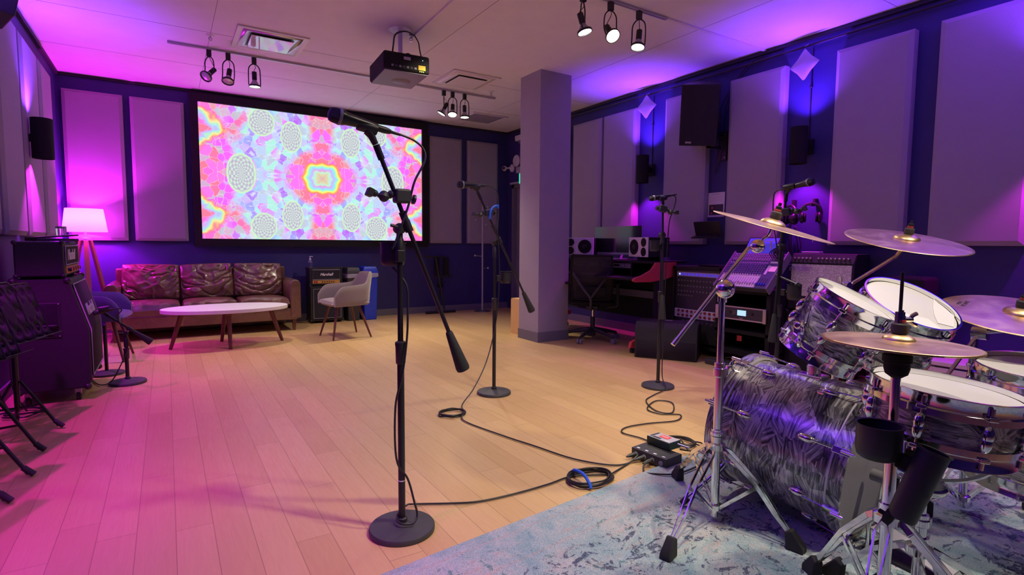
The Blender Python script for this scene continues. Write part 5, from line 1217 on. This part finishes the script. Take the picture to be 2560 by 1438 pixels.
cable([(1.985,3.463,1.54),(2.03,3.47,1.53),(2.065,3.47,1.50),(2.07,3.46,1.38),(2.05,3.44,1.2),(2.06,3.44,1.10),(2.075,3.45,.9),(2.06,3.45,.65),(2.02,3.44,.45),(1.93,3.40,.25),(1.80,3.34,.10),(1.68,3.28,.02)]+coil((1.55,3.17),.085,.075,4,5)+[F(1160,1055),F(1250,1090),F(1340,1120),F(1430,1150),F(1520,1166),F(1570,1162),F(1597,1150,.03)],'black cable falling from the middle microphone and crossing the floor to the box')
cable([(3.345,2.955,1.512),(3.375,2.95,1.49),(3.36,2.95,1.42),(3.31,2.95,1.30),(3.285,2.94,1.1),(3.285,2.95,.8),(3.28,2.95,.4),(3.28,2.95,.1),(3.22,2.86,.02),F(1635,990),F(1615,1005),F(1640,1030),F(1680,1035),F(1680,1010),F(1640,1005),F(1618,1025),F(1650,1038),F(1700,1040),F(1690,1055),F(1620,1062),F(1565,1072),F(1556,1085),F(1600,1098),F(1640,1112),F(1662,1118,.04)],'black cable looping on the floor below the stand before the studio corner')
cable([(3.62,2.245,1.512),(3.64,2.30,1.48),(3.63,2.29,1.3),(3.61,2.24,1.1),(3.64,2.22,.8),(3.63,2.23,.4),(3.66,2.3,.02),(3.8,2.5,.01),(4.2,2.7,.01)],'black cable hanging from the microphone above the highest cymbal')
cable([(-.335,5.205,.60),(-.31,5.20,.585),(-.34,5.20,.53),(-.30,5.19,.42),(-.28,5.19,.3),(-.33,5.19,.16),(-.40,5.2,.03),(-.48,5.23,.01),(-.58,5.6,.01)],'black cable of the short stand by the slanted guitar cabinet')
cable([F(1628,1170,.035),F(1610,1172,.02),F(1612,1185),F(1640,1194,.018),F(1690,1196,.022),F(1740,1178,.022),F(1765,1160,.022)],'black cable bowing out from the stage box onto the rug')
cable([F(1700,1140,.035),F(1730,1132,.012),F(1755,1118,.02)]+coil((2.42,2.02),.06,.08,4,9,.01)+[(2.47,1.93,.012),(2.55,1.80,.02),(2.66,1.72,.02)],'black cable coiled by the front of the bass drum')
cable([F(1700,1128,.07),F(1722,1140,.03),F(1750,1140,.022),F(1775,1150,.022),(2.25,1.75,.02)],'black cable leaving the top pedal towards the bass drum')
# stage box and pedal
Mx=frame((2.085,1.955,0),(.12,-.993,0),z=(0,0,1)); 
t=thingM('stage_box',frame((2.12,1.93,0),(.10,-.995,0),z=(0,0,1)),'flat black stage box with plugged cables at the edge of the rug','stage box')
B().box((0,0,.030),(.22,.13,.052)).build('enclosure',M['darkbox'],t,bevel=.003)
for k in range(4):
    x=-.08+k*.053
    B().lathe([(.0,0),(.0125,0),(.0125,.004),(.010,.005),(.0,.005)],(x,-.066,.028),(0,-1,0),16).build('socket',M['greyp'],t)
    B().box((x,-.045,.0565),(.018,.010,.001)).build('label',M['paper'],t)
    if k<3: B().lathe([(.0,0),(.0105,.0),(.0105,.03),(.007,.045),(.004,.06)],(x,-.067,.028),(-.25,-1,-.12),14).build('cable_plug',M['black'],t)
for sx in(-1,1):
    for sy in (-1,1): B().cyl((sx*.09,sy*.05,0),(sx*.09,sy*.05,.006),.008,n=8).build('foot',M['rubber'],t)
t=thingM('effects_pedal',frame((2.20,1.955,.057),(.05,-.998,0),z=(0,0,1)),'dark green effects pedal with red label on top of the stage box','pedal')
B().box((0,0,.024),(.15,.095,.040)).build('enclosure',M['dgreen'],t,bevel=.004)
B().box((0,0,.0445),(.142,.086,.002)).build('face_plate',M['midgrey'],t,bevel=.001)
B().box((.005,.008,.0463),(.055,.038,.001)).build('red_label',M['redlabel'],t)
for k in range(4): B().box((-.012+k*.011,.008,.0471),(.004,.018,.0006)).build('label_stripe',M['paper'],t)
B().box((-.02,-.03,.0463),(.05,.016,.001)).box((-.058,0,.0463),(.012,.07,.001)).build('dark_print',M['darkbox'],t)
for x in (.055,.04): B().box((x,-.032,.0463),(.012,.008,.001)).build('label',M['paper'],t)
B().lathe([(.005,0),(.005,.05),(.003,.065)],(.075,.02,.028),(1,.3,-.1),12).build('jack_plug',M['steel'],t)
# ================================================================ RUG
rz=math.radians(5.6); Mr=Matrix.Translation((2.15,.60,0))@Matrix.Rotation(rz,4,'Z')
t=B(); n=2
b=B().bb((-1.95,-1.26,0),(1.62,1.26,.013)); o=b.build('area_rug',M['rug'],bevel=.004); o.matrix_world=Mr; tag(o,'worn teal and cream area rug with navy blotches under the drum kit','rug')
# ================================================================ DRUM KIT
def tubsteel(b,p,q,r): b.cyl(p,q,r,n=14)
def cymbal(c,n,R,label,bell=.16,bow=.055,top=None,logo=None,mat_='bronze',spin=0):
    n=V3(n).normalized(); c=V3(c); M4=frame(c,n.cross(V3((0,1,0))) if spin==0 else n.cross(V3((1,0,0))),z=n)
    t=thingM('cymbal',M4,label,'cymbal','bronze cymbals of the drum kit')
    prof=[]; rb=R*.21; hb=R*bow+R*.02
    N_=14
    for k in range(N_+1):
        r=R-(R-rb)*k/N_; prof.append((r,-.0+hb*.55*(1-max(0,(r-rb)/(R-rb))**1.6)))
    z0=prof[-1][1]
    for k in range(1,9):
        a=k/8*PI/2; prof.append((max(rb*math.cos(a),.007),z0+R*.10*math.sin(a)))
    B().lathe(prof,n=96,cap=False).build('cymbal_plate',M[mat_],t,fixn=False,solid=.0014)
    zt=prof[-1][1]
    B().lathe([(.018,zt),(.020,zt+.004),(.020,zt+.024),(.014,zt+.028)],n=20).build('felt',M['darkfelt'],t)
    B().lathe([(.012,zt+.028),(.0125,zt+.036),(.012,zt+.037)],n=16).build('red_washer',M['cymbal_red'],t)
    B().lathe([(.011,zt+.037),(.011,zt+.047),(.006,zt+.050),(.006,zt+.062)],n=14).build('wing_nut',M['satin'],t)
    if logo:
        for (s,x,y,sz) in logo: text('cymbal_lettering',s,M['ink'],Matrix.Translation((x,y,hb*.55*(1-max(0,(math.hypot(x,y)-rb)/(R-rb))**1.6)+.0012))@Matrix.Rotation(math.atan2(y,x)-PI/2,4,'Z')@Matrix.Rotation(0,4,'X'),sz,t,ext=.0002,world=False)
    return t
M['darkfelt']=mat('dark_felt',(.05,.045,.05),.95); M['ink']=mat('black_print',(.03,.025,.03),.6)
def drum(c,n,R,D,label,nl=6,lug='double',head='skull',name='rack_tom',cat='drum',rot0=0,hoopc='chrome',bottom=True):
    """c = centre of the batter head, n = its normal"""
    n=V3(n).normalized(); M4=frame(V3(c),n.cross(V3((0,1,0))).normalized(),z=n)
    t=thingM(name,M4,label,cat)
    B().lathe([(R*.985,-D+.012),(R*.985,-.012)],n=72,cap=False).build('shell',M['wrap'],t,fixn=False)
    B().lathe([(R*.97,.002),(R*.94,.003),(0,.003)],n=64,cap=False).build('batter_head',M[head],t,fixn=False)
    hp=[(R*1.0,-.040),(R*1.045,-.038),(R*1.045,-.020),(R*1.012,-.016),(R*1.012,.010),(R*1.03,.015),(R*1.03,.018),(R*.99,.018),(R*.985,.004),(R*.985,-.038),(R*1.0,-.040)]
    B().lathe(hp,n=72,cap=False).build('top_hoop',M['chrome'],t)
    if bottom:
        B().lathe([(a,-D-h) for a,h in hp],n=72,cap=False).build('bottom_hoop',M['chrome'],t)
        B().lathe([(R*.97,-D-.002),(0,-D-.003)],n=64,cap=False).build('bottom_head',M['headgrey'],t,fixn=False)
    for k in range(nl):
        a=rot0+2*PI*k/nl; d=V3((math.cos(a),math.sin(a),0)); s=V3((-d.y,d.x,0))
        for (zh,sg) in ((-.055-.028,1),(-D+.055+.028,-1)) if D>.11 else ((-.048-.012,1),(-D+.048+.012,-1)):
            if not bottom and sg<0: continue
            Mq=frame(d*R*.985+V3((0,0,zh)),d,z=(0,0,1)); b=B(); hh=.026 if D>.11 else .020
            b.ball((.008,0,0),(.016,.014,hh),14,10); b.V=[Mq@p for p in b.V]; o=b.build('lug',M['chrome'],t)
            zr=-.018 if sg>0 else -D+.018
            B().cyl(d*R*1.035+V3((0,0,zh)),d*R*1.035+V3((0,0,zr+sg*.012)),.0030,n=8).cyl(d*R*1.035+V3((0,0,zr+sg*.008)),d*R*1.035+V3((0,0,zr+sg*.026)),.006,n=8).build('tension_rod',M['chrome'],t)
            cl=B(); cl.box((.004,0,0),(.016,.024,.012)); Mc=frame(d*R*1.035+V3((0,0,zr)),d,z=(0,0,1)); cl.V=[Mc@p for p in cl.V]; cl.build('hoop_claw',M['chrome'],t,bevel=.003)
    return t
# bass drum
a_=math.radians(95.0); tl=math.radians(6.0); ax=V3((math.cos(a_)*math.cos(tl),math.sin(a_)*math.cos(tl),math.sin(tl)))
bc=V3((2.225,1.0,.302)); Mb=frame(bc,ax.cross(V3((0,0,1))).normalized(),y=V3((0,0,1)).cross(ax) if False else (0,0,1)); Mb=frame(bc,ax.cross(V3((0,0,1))).normalized(),z=ax)
t=thingM('bass_drum',Mb,'large bass drum in dark streaky pearl wrap lying on its side on the rug','drum')
Rb=.272; Lb=.455
B().lathe([(Rb,-.03),(Rb,Lb)],n=96,cap=False).build('shell',M['wrap'],t,fixn=False)
for z0,z1,nm in ((-.045,.0,'batter_hoop'),(Lb-.01,Lb+.035,'front_hoop')):
    B().lathe([(Rb+.006,z0),(Rb+.018,z0),(Rb+.018,z1),(Rb+.006,z1),(Rb+.006,z0)],n=96,cap=False).build(nm,M['wrap'],t)
    zz=z1+.004 if nm=='batter_hoop' else z0-.004
    B().lathe([(Rb+.003,zz-.007),(Rb+.0105,zz-.006),(Rb+.0105,zz+.006),(Rb+.003,zz+.007),(Rb+.003,zz-.007)],n=96,cap=False).build('metal_rim',M['rimwhite'],t)
B().lathe([(Rb+.004,-.038),(0,-.038)],n=72,cap=False).build('batter_head',M['headgrey'],t,fixn=False)
B().lathe([(Rb+.004,Lb+.028),(0,Lb+.028)],n=72,cap=False).build('front_head',M['headgrey'],t,fixn=False)
for k in range(8):
    a=2*PI*(k+.5)/8; d=V3((math.cos(a),math.sin(a),0))
    for zl,zh,zc in ((.105,.02,-.022),(Lb-.105,Lb-.02,Lb+.012)):
        Mq=frame(d*Rb+V3((0,0,zl)),d,z=(0,0,1)); b=B().ball((.006,0,0),(.017,.016,.032),16,10); b.V=[Mq@p for p in b.V]; b.build('lug',M['chrome'],t)
        B().cyl(d*(Rb+.014)+V3((0,0,zl)),d*(Rb+.024)+V3((0,0,zc)),.0032,n=8).build('tension_rod',M['chrome'],t)
        Mc=frame(d*(Rb+.022)+V3((0,0,zc)),d,z=(0,0,1)); b=B().box((0,0,0),(.014,.026,.06)); b.cyl((.010,0,.0),(.010,0,-.045 if zc<0 else .045),.007,n=10); b.V=[Mc@p for p in b.V]; b.build('hoop_claw',M['chrome'],t,bevel=.003)
# tom mount plate and post on top of the shell
mp=V3((2.21,1.20,.585+.02))
b=B().box((0,0,0),(.075,.10,.02)).cyl((0,0,.0),(0,0,.05),.026,n=18); b.V=[Matrix.Translation(bc+ax*.19+V3((.0,0,Rb-.0)))@p for p in b.V]; b.build('tom_mount',M['chrome'],t,world=True,bevel=.008)
b=B().box((0,0,.0),(.045,.03,.03)).box((.0,0,.02),(.02,.02,.012)); b.V=[Matrix.Translation(bc+ax*.10+V3((-.10,0,Rb-.03)))@p for p in b.V]; b.build('spare_bracket',M['chrome'],t,world=True,bevel=.008)
for s in (-1,1):
    p=bc+ax*(Lb-.05)+V3((s*.23,0,-.14)); q=V3((p.x+s*.13,p.y+.10,.035))
    B().cyl(p,q,.009,n=12).cyl(p-V3((s*.02,0,-.02)),p+(q-p)*.25,.016,n=12).build('spur',M['chrome'],t,world=True)
    B().lathe([(.013,-.02),(.015,0),(.012,.018)],q,(q-p),12).build('spur_foot',M['rubber'],t,world=True)
# rack toms
drum((2.045,.975,.925),(.13,-.46,.875),.138,.215,'smaller rack tom, left of the two drums above the bass drum',nl=6,rot0=.35)
T2=drum((2.385,.935,.898),(-.143,-.5,.854),.163,.22,'larger rack tom with paper taped on its head, right of the two upper drums',nl=6,rot0=.2)
for o in CH(T2):
    if o.name.startswith('batter_head'): pass
def sheet(verts,m=12):
    b=B(); b.add([(x,y,.0045) for x,y in verts],[tuple(range(len(verts)))]); return b
sheet([(-.155,.02),(-.11,.115),(-.02,.15),(.02,.11),(-.03,.075),(-.09,.045)]).build('taped_sheet',M['tissue'],T2,solid=.0015,smooth=False)
sheet([(.05,.14),(.10,.12),(.155,.02),(.10,.01),(.03,.08)]).build('taped_sheet',M['tissue'],T2,solid=.0015,smooth=False)
# snare and floor tom
drum((1.857,.628,.715),(.044,-.089,.995),.178,.145,'snare drum with dirty white head in front of the hi-hat',nl=8,name='snare_drum',rot0=.1)
drum((2.53,.56,.70),(-.06,-.05,.995),.205,.38,'floor tom cut by the right edge of the photo',nl=8,name='floor_tom',rot0=.2)
# cymbals
cymbal((1.965,1.245,1.195),(.10,-.28,.955),.222,'highest cymbal, seen nearly edge-on, left of the kit')
cymbal((2.925,1.177,1.148),(-.10,-.235,.965),.254,'large ride cymbal hanging over the rack toms')
cymbal((2.754,.712,.862),(-.15,-.17,.972),.25,'bright cymbal at the right edge with faint printed letters',logo=[('MEINL',.02,-.185,.018),('BYZANCE',.018,-.166,.020)])
HH=cymbal((1.627,.658,.868),(.026,-.02,.999),.178,'upper hi-hat cymbal in front of the rack toms',bell=.2)
hb=cymbal((1.627,.658,.865),(.026,-.02,.999),.178,'lower hi-hat cymbal hidden under the upper one'); 
for o in list(CH(hb)):
    if not o.name.startswith('cymbal_plate'): bpy.data.objects.remove(o)
    else: o.scale=(1,1,-.9)
CHR=M['chrome']
def wing(t,p,d,s=.022):
    d=V3(d).normalized(); p=V3(p); u=d.cross(V3((0,0,1))); u=u.normalized() if u.length>.1 else V3((1,0,0)); v=V3((0,0,1))
    B().cyl(p,p+d*.022,.007,n=10).tube([p+d*.018,p+d*.022+v*s*.6,p+d*.034+v*s],.0055,n=8,sm=2).tube([p+d*.018,p+d*.022-v*s*.6,p+d*.034-v*s],.0055,n=8,sm=2).build('wing_nut',CHR,t,world=True)
def collar(t,x,y,z,r,h=.045,nm='collar'):
    B().lathe([(r,z),(r*1.35,z+.004),(r*1.35,z+h*.6),(r*1.15,z+h*.65),(r*1.15,z+h)],(x,y,0),n=20).box((x+r*1.3,y-r*.4,z+h*.35),(.022,.02,h*.5)).build(nm,CHR,t,world=True,bevel=.002)
def tripod(t,x,y,zh,zl,feet,w=.0095):
    """double-strip legs from the sliding hub at height zh to rubber feet, stays to the low collar at zl"""
    c=V3((x,y,0))
    B().lathe([(.018,zh-.03),(.034,zh-.022),(.034,zh),(.022,zh+.006),(.022,zh+.03)],(x,y,0),n=20).build('leg_hub',CHR,t,world=True)
    B().lathe([(.018,zl-.015),(.028,zl-.01),(.028,zl+.01),(.018,zl+.015)],(x,y,0),n=20).build('stay_collar',CHR,t,world=True)
    for fx,fy in feet:
        f=V3((fx,fy,.045)); d=(f-c); d.z=0; L_=d.length; d.normalize(); s=d.cross(V3((0,0,1)))
        h=c+d*.03+V3((0,0,zh-.012)); f2=f-d*.015
        k1=h+(f2-h)*.12+s*0; mid=h+(f2-h)*.5+V3((0,0,.035))
        b=B()
        for q in (-1,1):
            pts=[h+s*q*.006,h+(f2-h)*.10+V3((0,0,.012))+s*q*.016,mid+s*q*.013,h+(f2-h)*.78+V3((0,0,.02))+s*q*.010,f2+s*q*.004+V3((0,0,.02))]
            # flat strip: sweep box-like thin tube
            for i in range(len(pts)-1):
                p,r_=pts[i],pts[i+1]; l=(r_-p).length; Mq=frame((p+r_)/2,(r_-p),z=s); bb_=B().box((0,0,0),(l+.004,.016,.0035)); b.add([Mq@v for v in bb_.V],bb_.F)
        b.build('leg',CHR,t,world=True)
        m2=h+(f2-h)*.52+V3((0,0,.028))
        st_=B()
        for q in (-1,1): 
            p,r_=V3((x,y,zl))+d*.022+s*q*.007,m2+s*q*.008; l=(r_-p).length; Mq=frame((p+r_)/2,(r_-p),z=s); bb_=B().box((0,0,0),(l,.013,.003)); st_.add([Mq@v for v in bb_.V],bb_.F)
        st_.build('leg_stay',CHR,t,world=True)
        Mf=frame(f,d,z=(0,0,1)); b=B()
        sec=[(-.045,.052,.012,.022),(-.02,.060,.017,.026),(.025,.040,.022,.030),(.040,.012,.024,.0)]
        v=[Mf@V3(p) for p in ((-.035,-.014,.028),(-.035,.014,.028),(-.01,.017,.042),(-.01,-.017,.042),(-.028,-.02,-.032),(-.028,.02,-.032),(.035,.023,-.032),(.035,-.023,-.032),(.034,.021,-.012),(.034,-.021,-.012))]
        b.add(v,[(0,1,2,3),(4,7,6,5),(0,4,5,1),(3,2,8,9),(9,8,6,7),(1,5,6,8,2),(0,3,9,7,4)]); b.build('rubber_foot',M['rubber'],t,world=True,bevel=.006)
# crash cymbal stand
x,y=1.84,1.36
t=thing('cymbal_stand',(x,y,0),0,'chrome boom cymbal stand in front of the bass drum carrying the highest cymbal','cymbal stand','chrome cymbal stands')
B().cyl((x,y,.03),(x,y,.62),.0165,n=24).build('lower_tube',CHR,t,world=True); B().cyl((x,y,.60),(x,y,.92),.0125,n=22).build('upper_tube',CHR,t,world=True)
collar(t,x,y,.60,.0175,.06); wing(t,(x+.03,y-.01,.64),(1,-.3,.1)); collar(t,x,y,.36,.019,.03)
tripod(t,x,y,.33,.07,((1.475,1.27),(1.905,1.06),(2.02,1.70)))
J=V3((1.835,1.35,.955)); 
B().cyl((x,y,.90),(x,y,.93),.019,n=18).build('tilter_socket',CHR,t,world=True)
B().ball(J+V3((-.02,-.02,0)),(.037,.037,.037),32,20).cyl(J+V3((.03,.02,0)),J+V3((-.012,-.01,0)),.036,n=32).build('boom_tilter',CHR,t,world=True)
lo=V3((1.61,1.40,.745)); K=V3((1.925,1.31,1.115)); d=(K-lo).normalized()
B().cyl(lo,K,.0078,n=18).lathe([(.0095,0),(.0095,.03)],lo,d,16).build('boom_arm',CHR,t,world=True)
K2=V3((1.945,1.29,1.12)); B().ball(K2+V3((-.015,-.012,0)),.027,28,18).cyl(K2,K2+V3((.03,.02,0)),.024,n=28).build('cymbal_tilter',CHR,t,world=True)
nn=V3((.10,-.28,.955)).normalized(); cc=V3((1.965,1.245,1.195)); B().tube([K2,K2+V3((.01,-.02,.03)),cc-nn*.03,cc+nn*.06],.006,n=10,sm=3).build('cymbal_rod',CHR,t,world=True)
# ride stand
t=thing('cymbal_stand',(3.02,1.45,0),0,'chrome boom stand behind the toms carrying the ride cymbal','cymbal stand','chrome cymbal stands')
x,y=2.66,1.33
c3=V3((2.925,1.177,1.148)); n3=V3((-.10,-.235,.965)).normalized(); J3=V3((2.665,1.31,.93)); K3=c3-n3*.055
B().tube([J3-(K3-J3)*.35,J3,K3+V3((-.02,.01,-.01))],.0075,n=10,sm=1).build('boom_arm',CHR,t,world=True); B().tube([K3+V3((-.03,.02,-.03)),K3+V3((-.02,.01,-.005)),c3-n3*.02,c3+n3*.06],.010,n=10,sm=3).build('cymbal_rod',CHR,t,world=True)
B().cyl((x,y,.03),(x,y,.60),.0155,n=18).cyl((x,y,.6),(x,y,.92),.0125,n=18).build('upright_tube',CHR,t,world=True); B().cyl(J3-V3((0,.02,0)),J3+V3((0,.02,0)),.028,n=24).build('boom_tilter',CHR,t,world=True); wing(t,J3+V3((-.03,-.0,.02)),(-1,-.3,.5))
tripod(t,x,y,.30,.07,((2.72,1.66),(2.95,1.30),(2.52,1.58)))
# right cymbal stand
t=thing('cymbal_stand',(2.86,.80,0),0,'chrome stand at the right edge under the bright cymbal','cymbal stand','chrome cymbal stands')
x,y=2.80,.86; c4=V3((2.754,.712,.862)); n4=V3((-.15,-.17,.972)).normalized()
B().cyl((x,y,.03),(x,y,.60),.0155,n=18).cyl((x,y,.58),(x,y,.76),.0125,n=18).build('upright_tube',CHR,t,world=True)
B().tube([V3((2.51,.86,.60)),V3((x-.02,y-.02,.775)),c4-n4*.06],.0075,n=10,sm=1).tube([c4-n4*.065,c4-n4*.02,c4+n4*.06],.007,n=8,sm=1).build('boom_arm',CHR,t,world=True)
B().cyl((x-.02,y-.05,.775),(x-.02,y+.0,.775),.026,n=24).build('boom_tilter',CHR,t,world=True); tripod(t,x,y,.28,.07,((3.05,.70),(2.78,1.12),(2.60,.92)))
# hi-hat stand
x,y=1.627,.658
t=thing('hi_hat_stand',(x,y,0),0,'chrome hi-hat stand with black clutch at the right front of the photo','hi-hat stand')
B().cyl((x,y,.05),(x,y,.62),.0155,n=22).cyl((x,y,.60),(x,y,.80),.0120,n=22).build('upright_tube',CHR,t,world=True)
B().lathe([(.017,.60),(.024,.604),(.024,.63),(.019,.633),(.019,.65)],(x,y,0),n=22).build('height_collar',CHR,t,world=True)
B().lathe([(.012,.775),(.026,.785),(.030,.80),(.030,.815),(.034,.818),(.034,.835),(.022,.845)],(x,y,0),n=24).build('seat_cup',M['matte'],t,world=True)
B().cyl((x,y,.80),(x,y,1.02),.0032,n=10).cyl((x,y,.93),(x,y,1.055),.0042,n=10).build('pull_rod',M['satin'],t,world=True)
B().cyl((x,y,.912),(x,y,.950),.012,n=8).build('hi_hat_clutch',CHR,t,world=True); wing(t,(x+.01,y-.005,.93),(1,-.6,0),.016)
B().lathe([(.014,.895),(.014,.910),(.007,.913)],(x,y,0),n=16).build('clutch_felt',M['matte'],t,world=True)
tripod(t,x,y,.40,.12,((1.815,.945),(1.36,.60),(1.70,.36)))
B().box((x,y,.20),(.05,.05,.035)).box((x,y,.14),(.04,.055,.03)).build('memory_lock',M['matte'],t,world=True,bevel=.006)
B().box((x+.13,y-.22,.035),(.09,.27,.012),Rz(.5)).build('footboard',M['greyp'],t,world=True,bevel=.004)
# holders on the hi-hat stand
cup_holder((1.545,.655,.575),'black cup holder clamped to the hi-hat stand',.052,.085,(1,0,0))
t=thingM('stick_holder',frame((1.535,.590,.442),(.975,0,-.222),z=(.215,-.24,.945)),'tall black drumstick tube clamped tilted on the hi-hat stand','stick holder')
B().lathe([(.0,0),(.030,.0),(.032,.006),(.035,.185),(.039,.188),(.039,.191),(.031,.190),(.029,.01),(0,.01)],n=36,cap=False).build('tube',M['black'],t)
B().box((.0,.045,.13),(.03,.03,.04)).build('clamp_arm',M['matte'],t,bevel=.006)
B().lathe([(.006,0),(.006,.015),(.022,.018),(.024,.03),(.010,.034)],(-.01,.045,-.01),(0,-1,0),7).build('clamp_knob',M['matte'],t)
B().box((0,-.041,.08),(.03,.002,.004)).build('maker_label',M['midgrey'],t)
# snare stand
x,y=1.85,.66
t=thing('snare_stand',(x,y,0),0,'chrome snare stand with bright oval tilter under the snare drum','snare stand')
B().cyl((x,y,.04),(x,y,.33),.0155,n=22).cyl((x,y,.32),(x,y,.40),.0115,n=20).build('upright_tube',CHR,t,world=True); collar(t,x,y,.30,.0165,.04)
B().ball((x-.0,y-.02,.425),(.045,.040,.024),28,16).build('tilter_shell',CHR,t,world=True)
for (ex,ey) in ((.10,-.13),(.02,.175),(-.165,-.03)):
    B().tube([(x,y,.44),(x+ex*.6,y+ey*.6,.455),(x+ex*1.02,y+ey*1.02,.50),(x+ex*1.07,y+ey*1.07,.565)],.007,n=8).build('basket_arm',CHR,t,world=True)
    B().box((x+ex*1.08,y+ey*1.08,.565),(.03,.03,.03),Rz(math.atan2(ey,ex))).build('rubber_grip',M['rubber'],t,world=True,bevel=.005)
tripod(t,x,y,.24,.06,((2.06,.52),(1.66,.50),(1.86,.90)))
# bass pedal
t=thingM('bass_pedal',frame((2.16,.80,.014),(.10,.995,0),z=(0,0,1)),'grey bass drum pedal with printed footboard behind the snare stand','pedal')
B().box((-.02,0,.006),(.30,.11,.010)).build('base_plate',M['satin'],t,bevel=.003)
b=B().box((0,0,0),(.27,.085,.008)); Mq=Matrix.Translation((-.02,0,.055))@Matrix.Rotation(math.radians(-14),4,'Y'); b.V=[Mq@p for p in b.V]; b.build('footboard',M['midgrey'],t,bevel=.003)
text('footboard_lettering','IRON\nCOBRA',M['ink'],Mq@Matrix.Translation((.0,0,.0048))@Matrix.Rotation(-PI/2,4,'Z'),.030,t,ext=.0003,world=False)
for s in (-1,1): B().cyl((.11,s*.05,.01),(.11,s*.05,.16),.008,n=10).build('pedal_post',CHR,t)
B().cyl((.11,-.055,.155),(.11,.055,.155),.007,n=12).tube([(.11,0,.155),(.10,0,.26)],.004,n=8,sm=1).build('beater_axle',CHR,t); B().cyl((.075,0,.27),(.135,0,.27),.022,n=18).build('beater',M['greyp'],t)
# tom arms between the rack toms
tm=thing('tom_holder',(2.21,1.19,.60),0,'chrome double tom holder rising from the top of the bass drum','tom holder')
top=V3((2.21,1.12,.80)); base_=bc+ax*.19+V3((0,0,Rb+.03))
B().cyl(base_,top,.014,n=18).build('post',CHR,tm,world=True); B().ball(top,.026,18,12).build('ball_joint',CHR,tm,world=True)
for q in (V3((2.13,1.07,.86)),V3((2.27,1.06,.86))):
    B().tube([top,(top+q)/2+V3((0,0,.03)),q],.0085,n=10).build('holder_arm',CHR,tm,world=True); B().box(q,(.035,.03,.045)).build('arm_clamp',CHR,tm,world=True,bevel=.008)
for (p,lab) in ((V3((1.91,1.08,.82)),'left'),):
    mt=thing('tom_bracket',p,0,'chrome mounting bracket with wing nuts on the left side of the smaller rack tom','bracket')
    B().box((p.x,p.y,p.z),(.03,.05,.07)).cyl((p.x-.03,p.y,p.z+.02),(p.x+.02,p.y,p.z+.02),.014,n=14).build('bracket_body',CHR,mt,world=True,bevel=.008); wing(mt,(p.x-.02,p.y-.02,p.z+.02),(-1,-.4,0)); wing(mt,(p.x-.02,p.y-.01,p.z-.02),(-1,-.4,-.2))
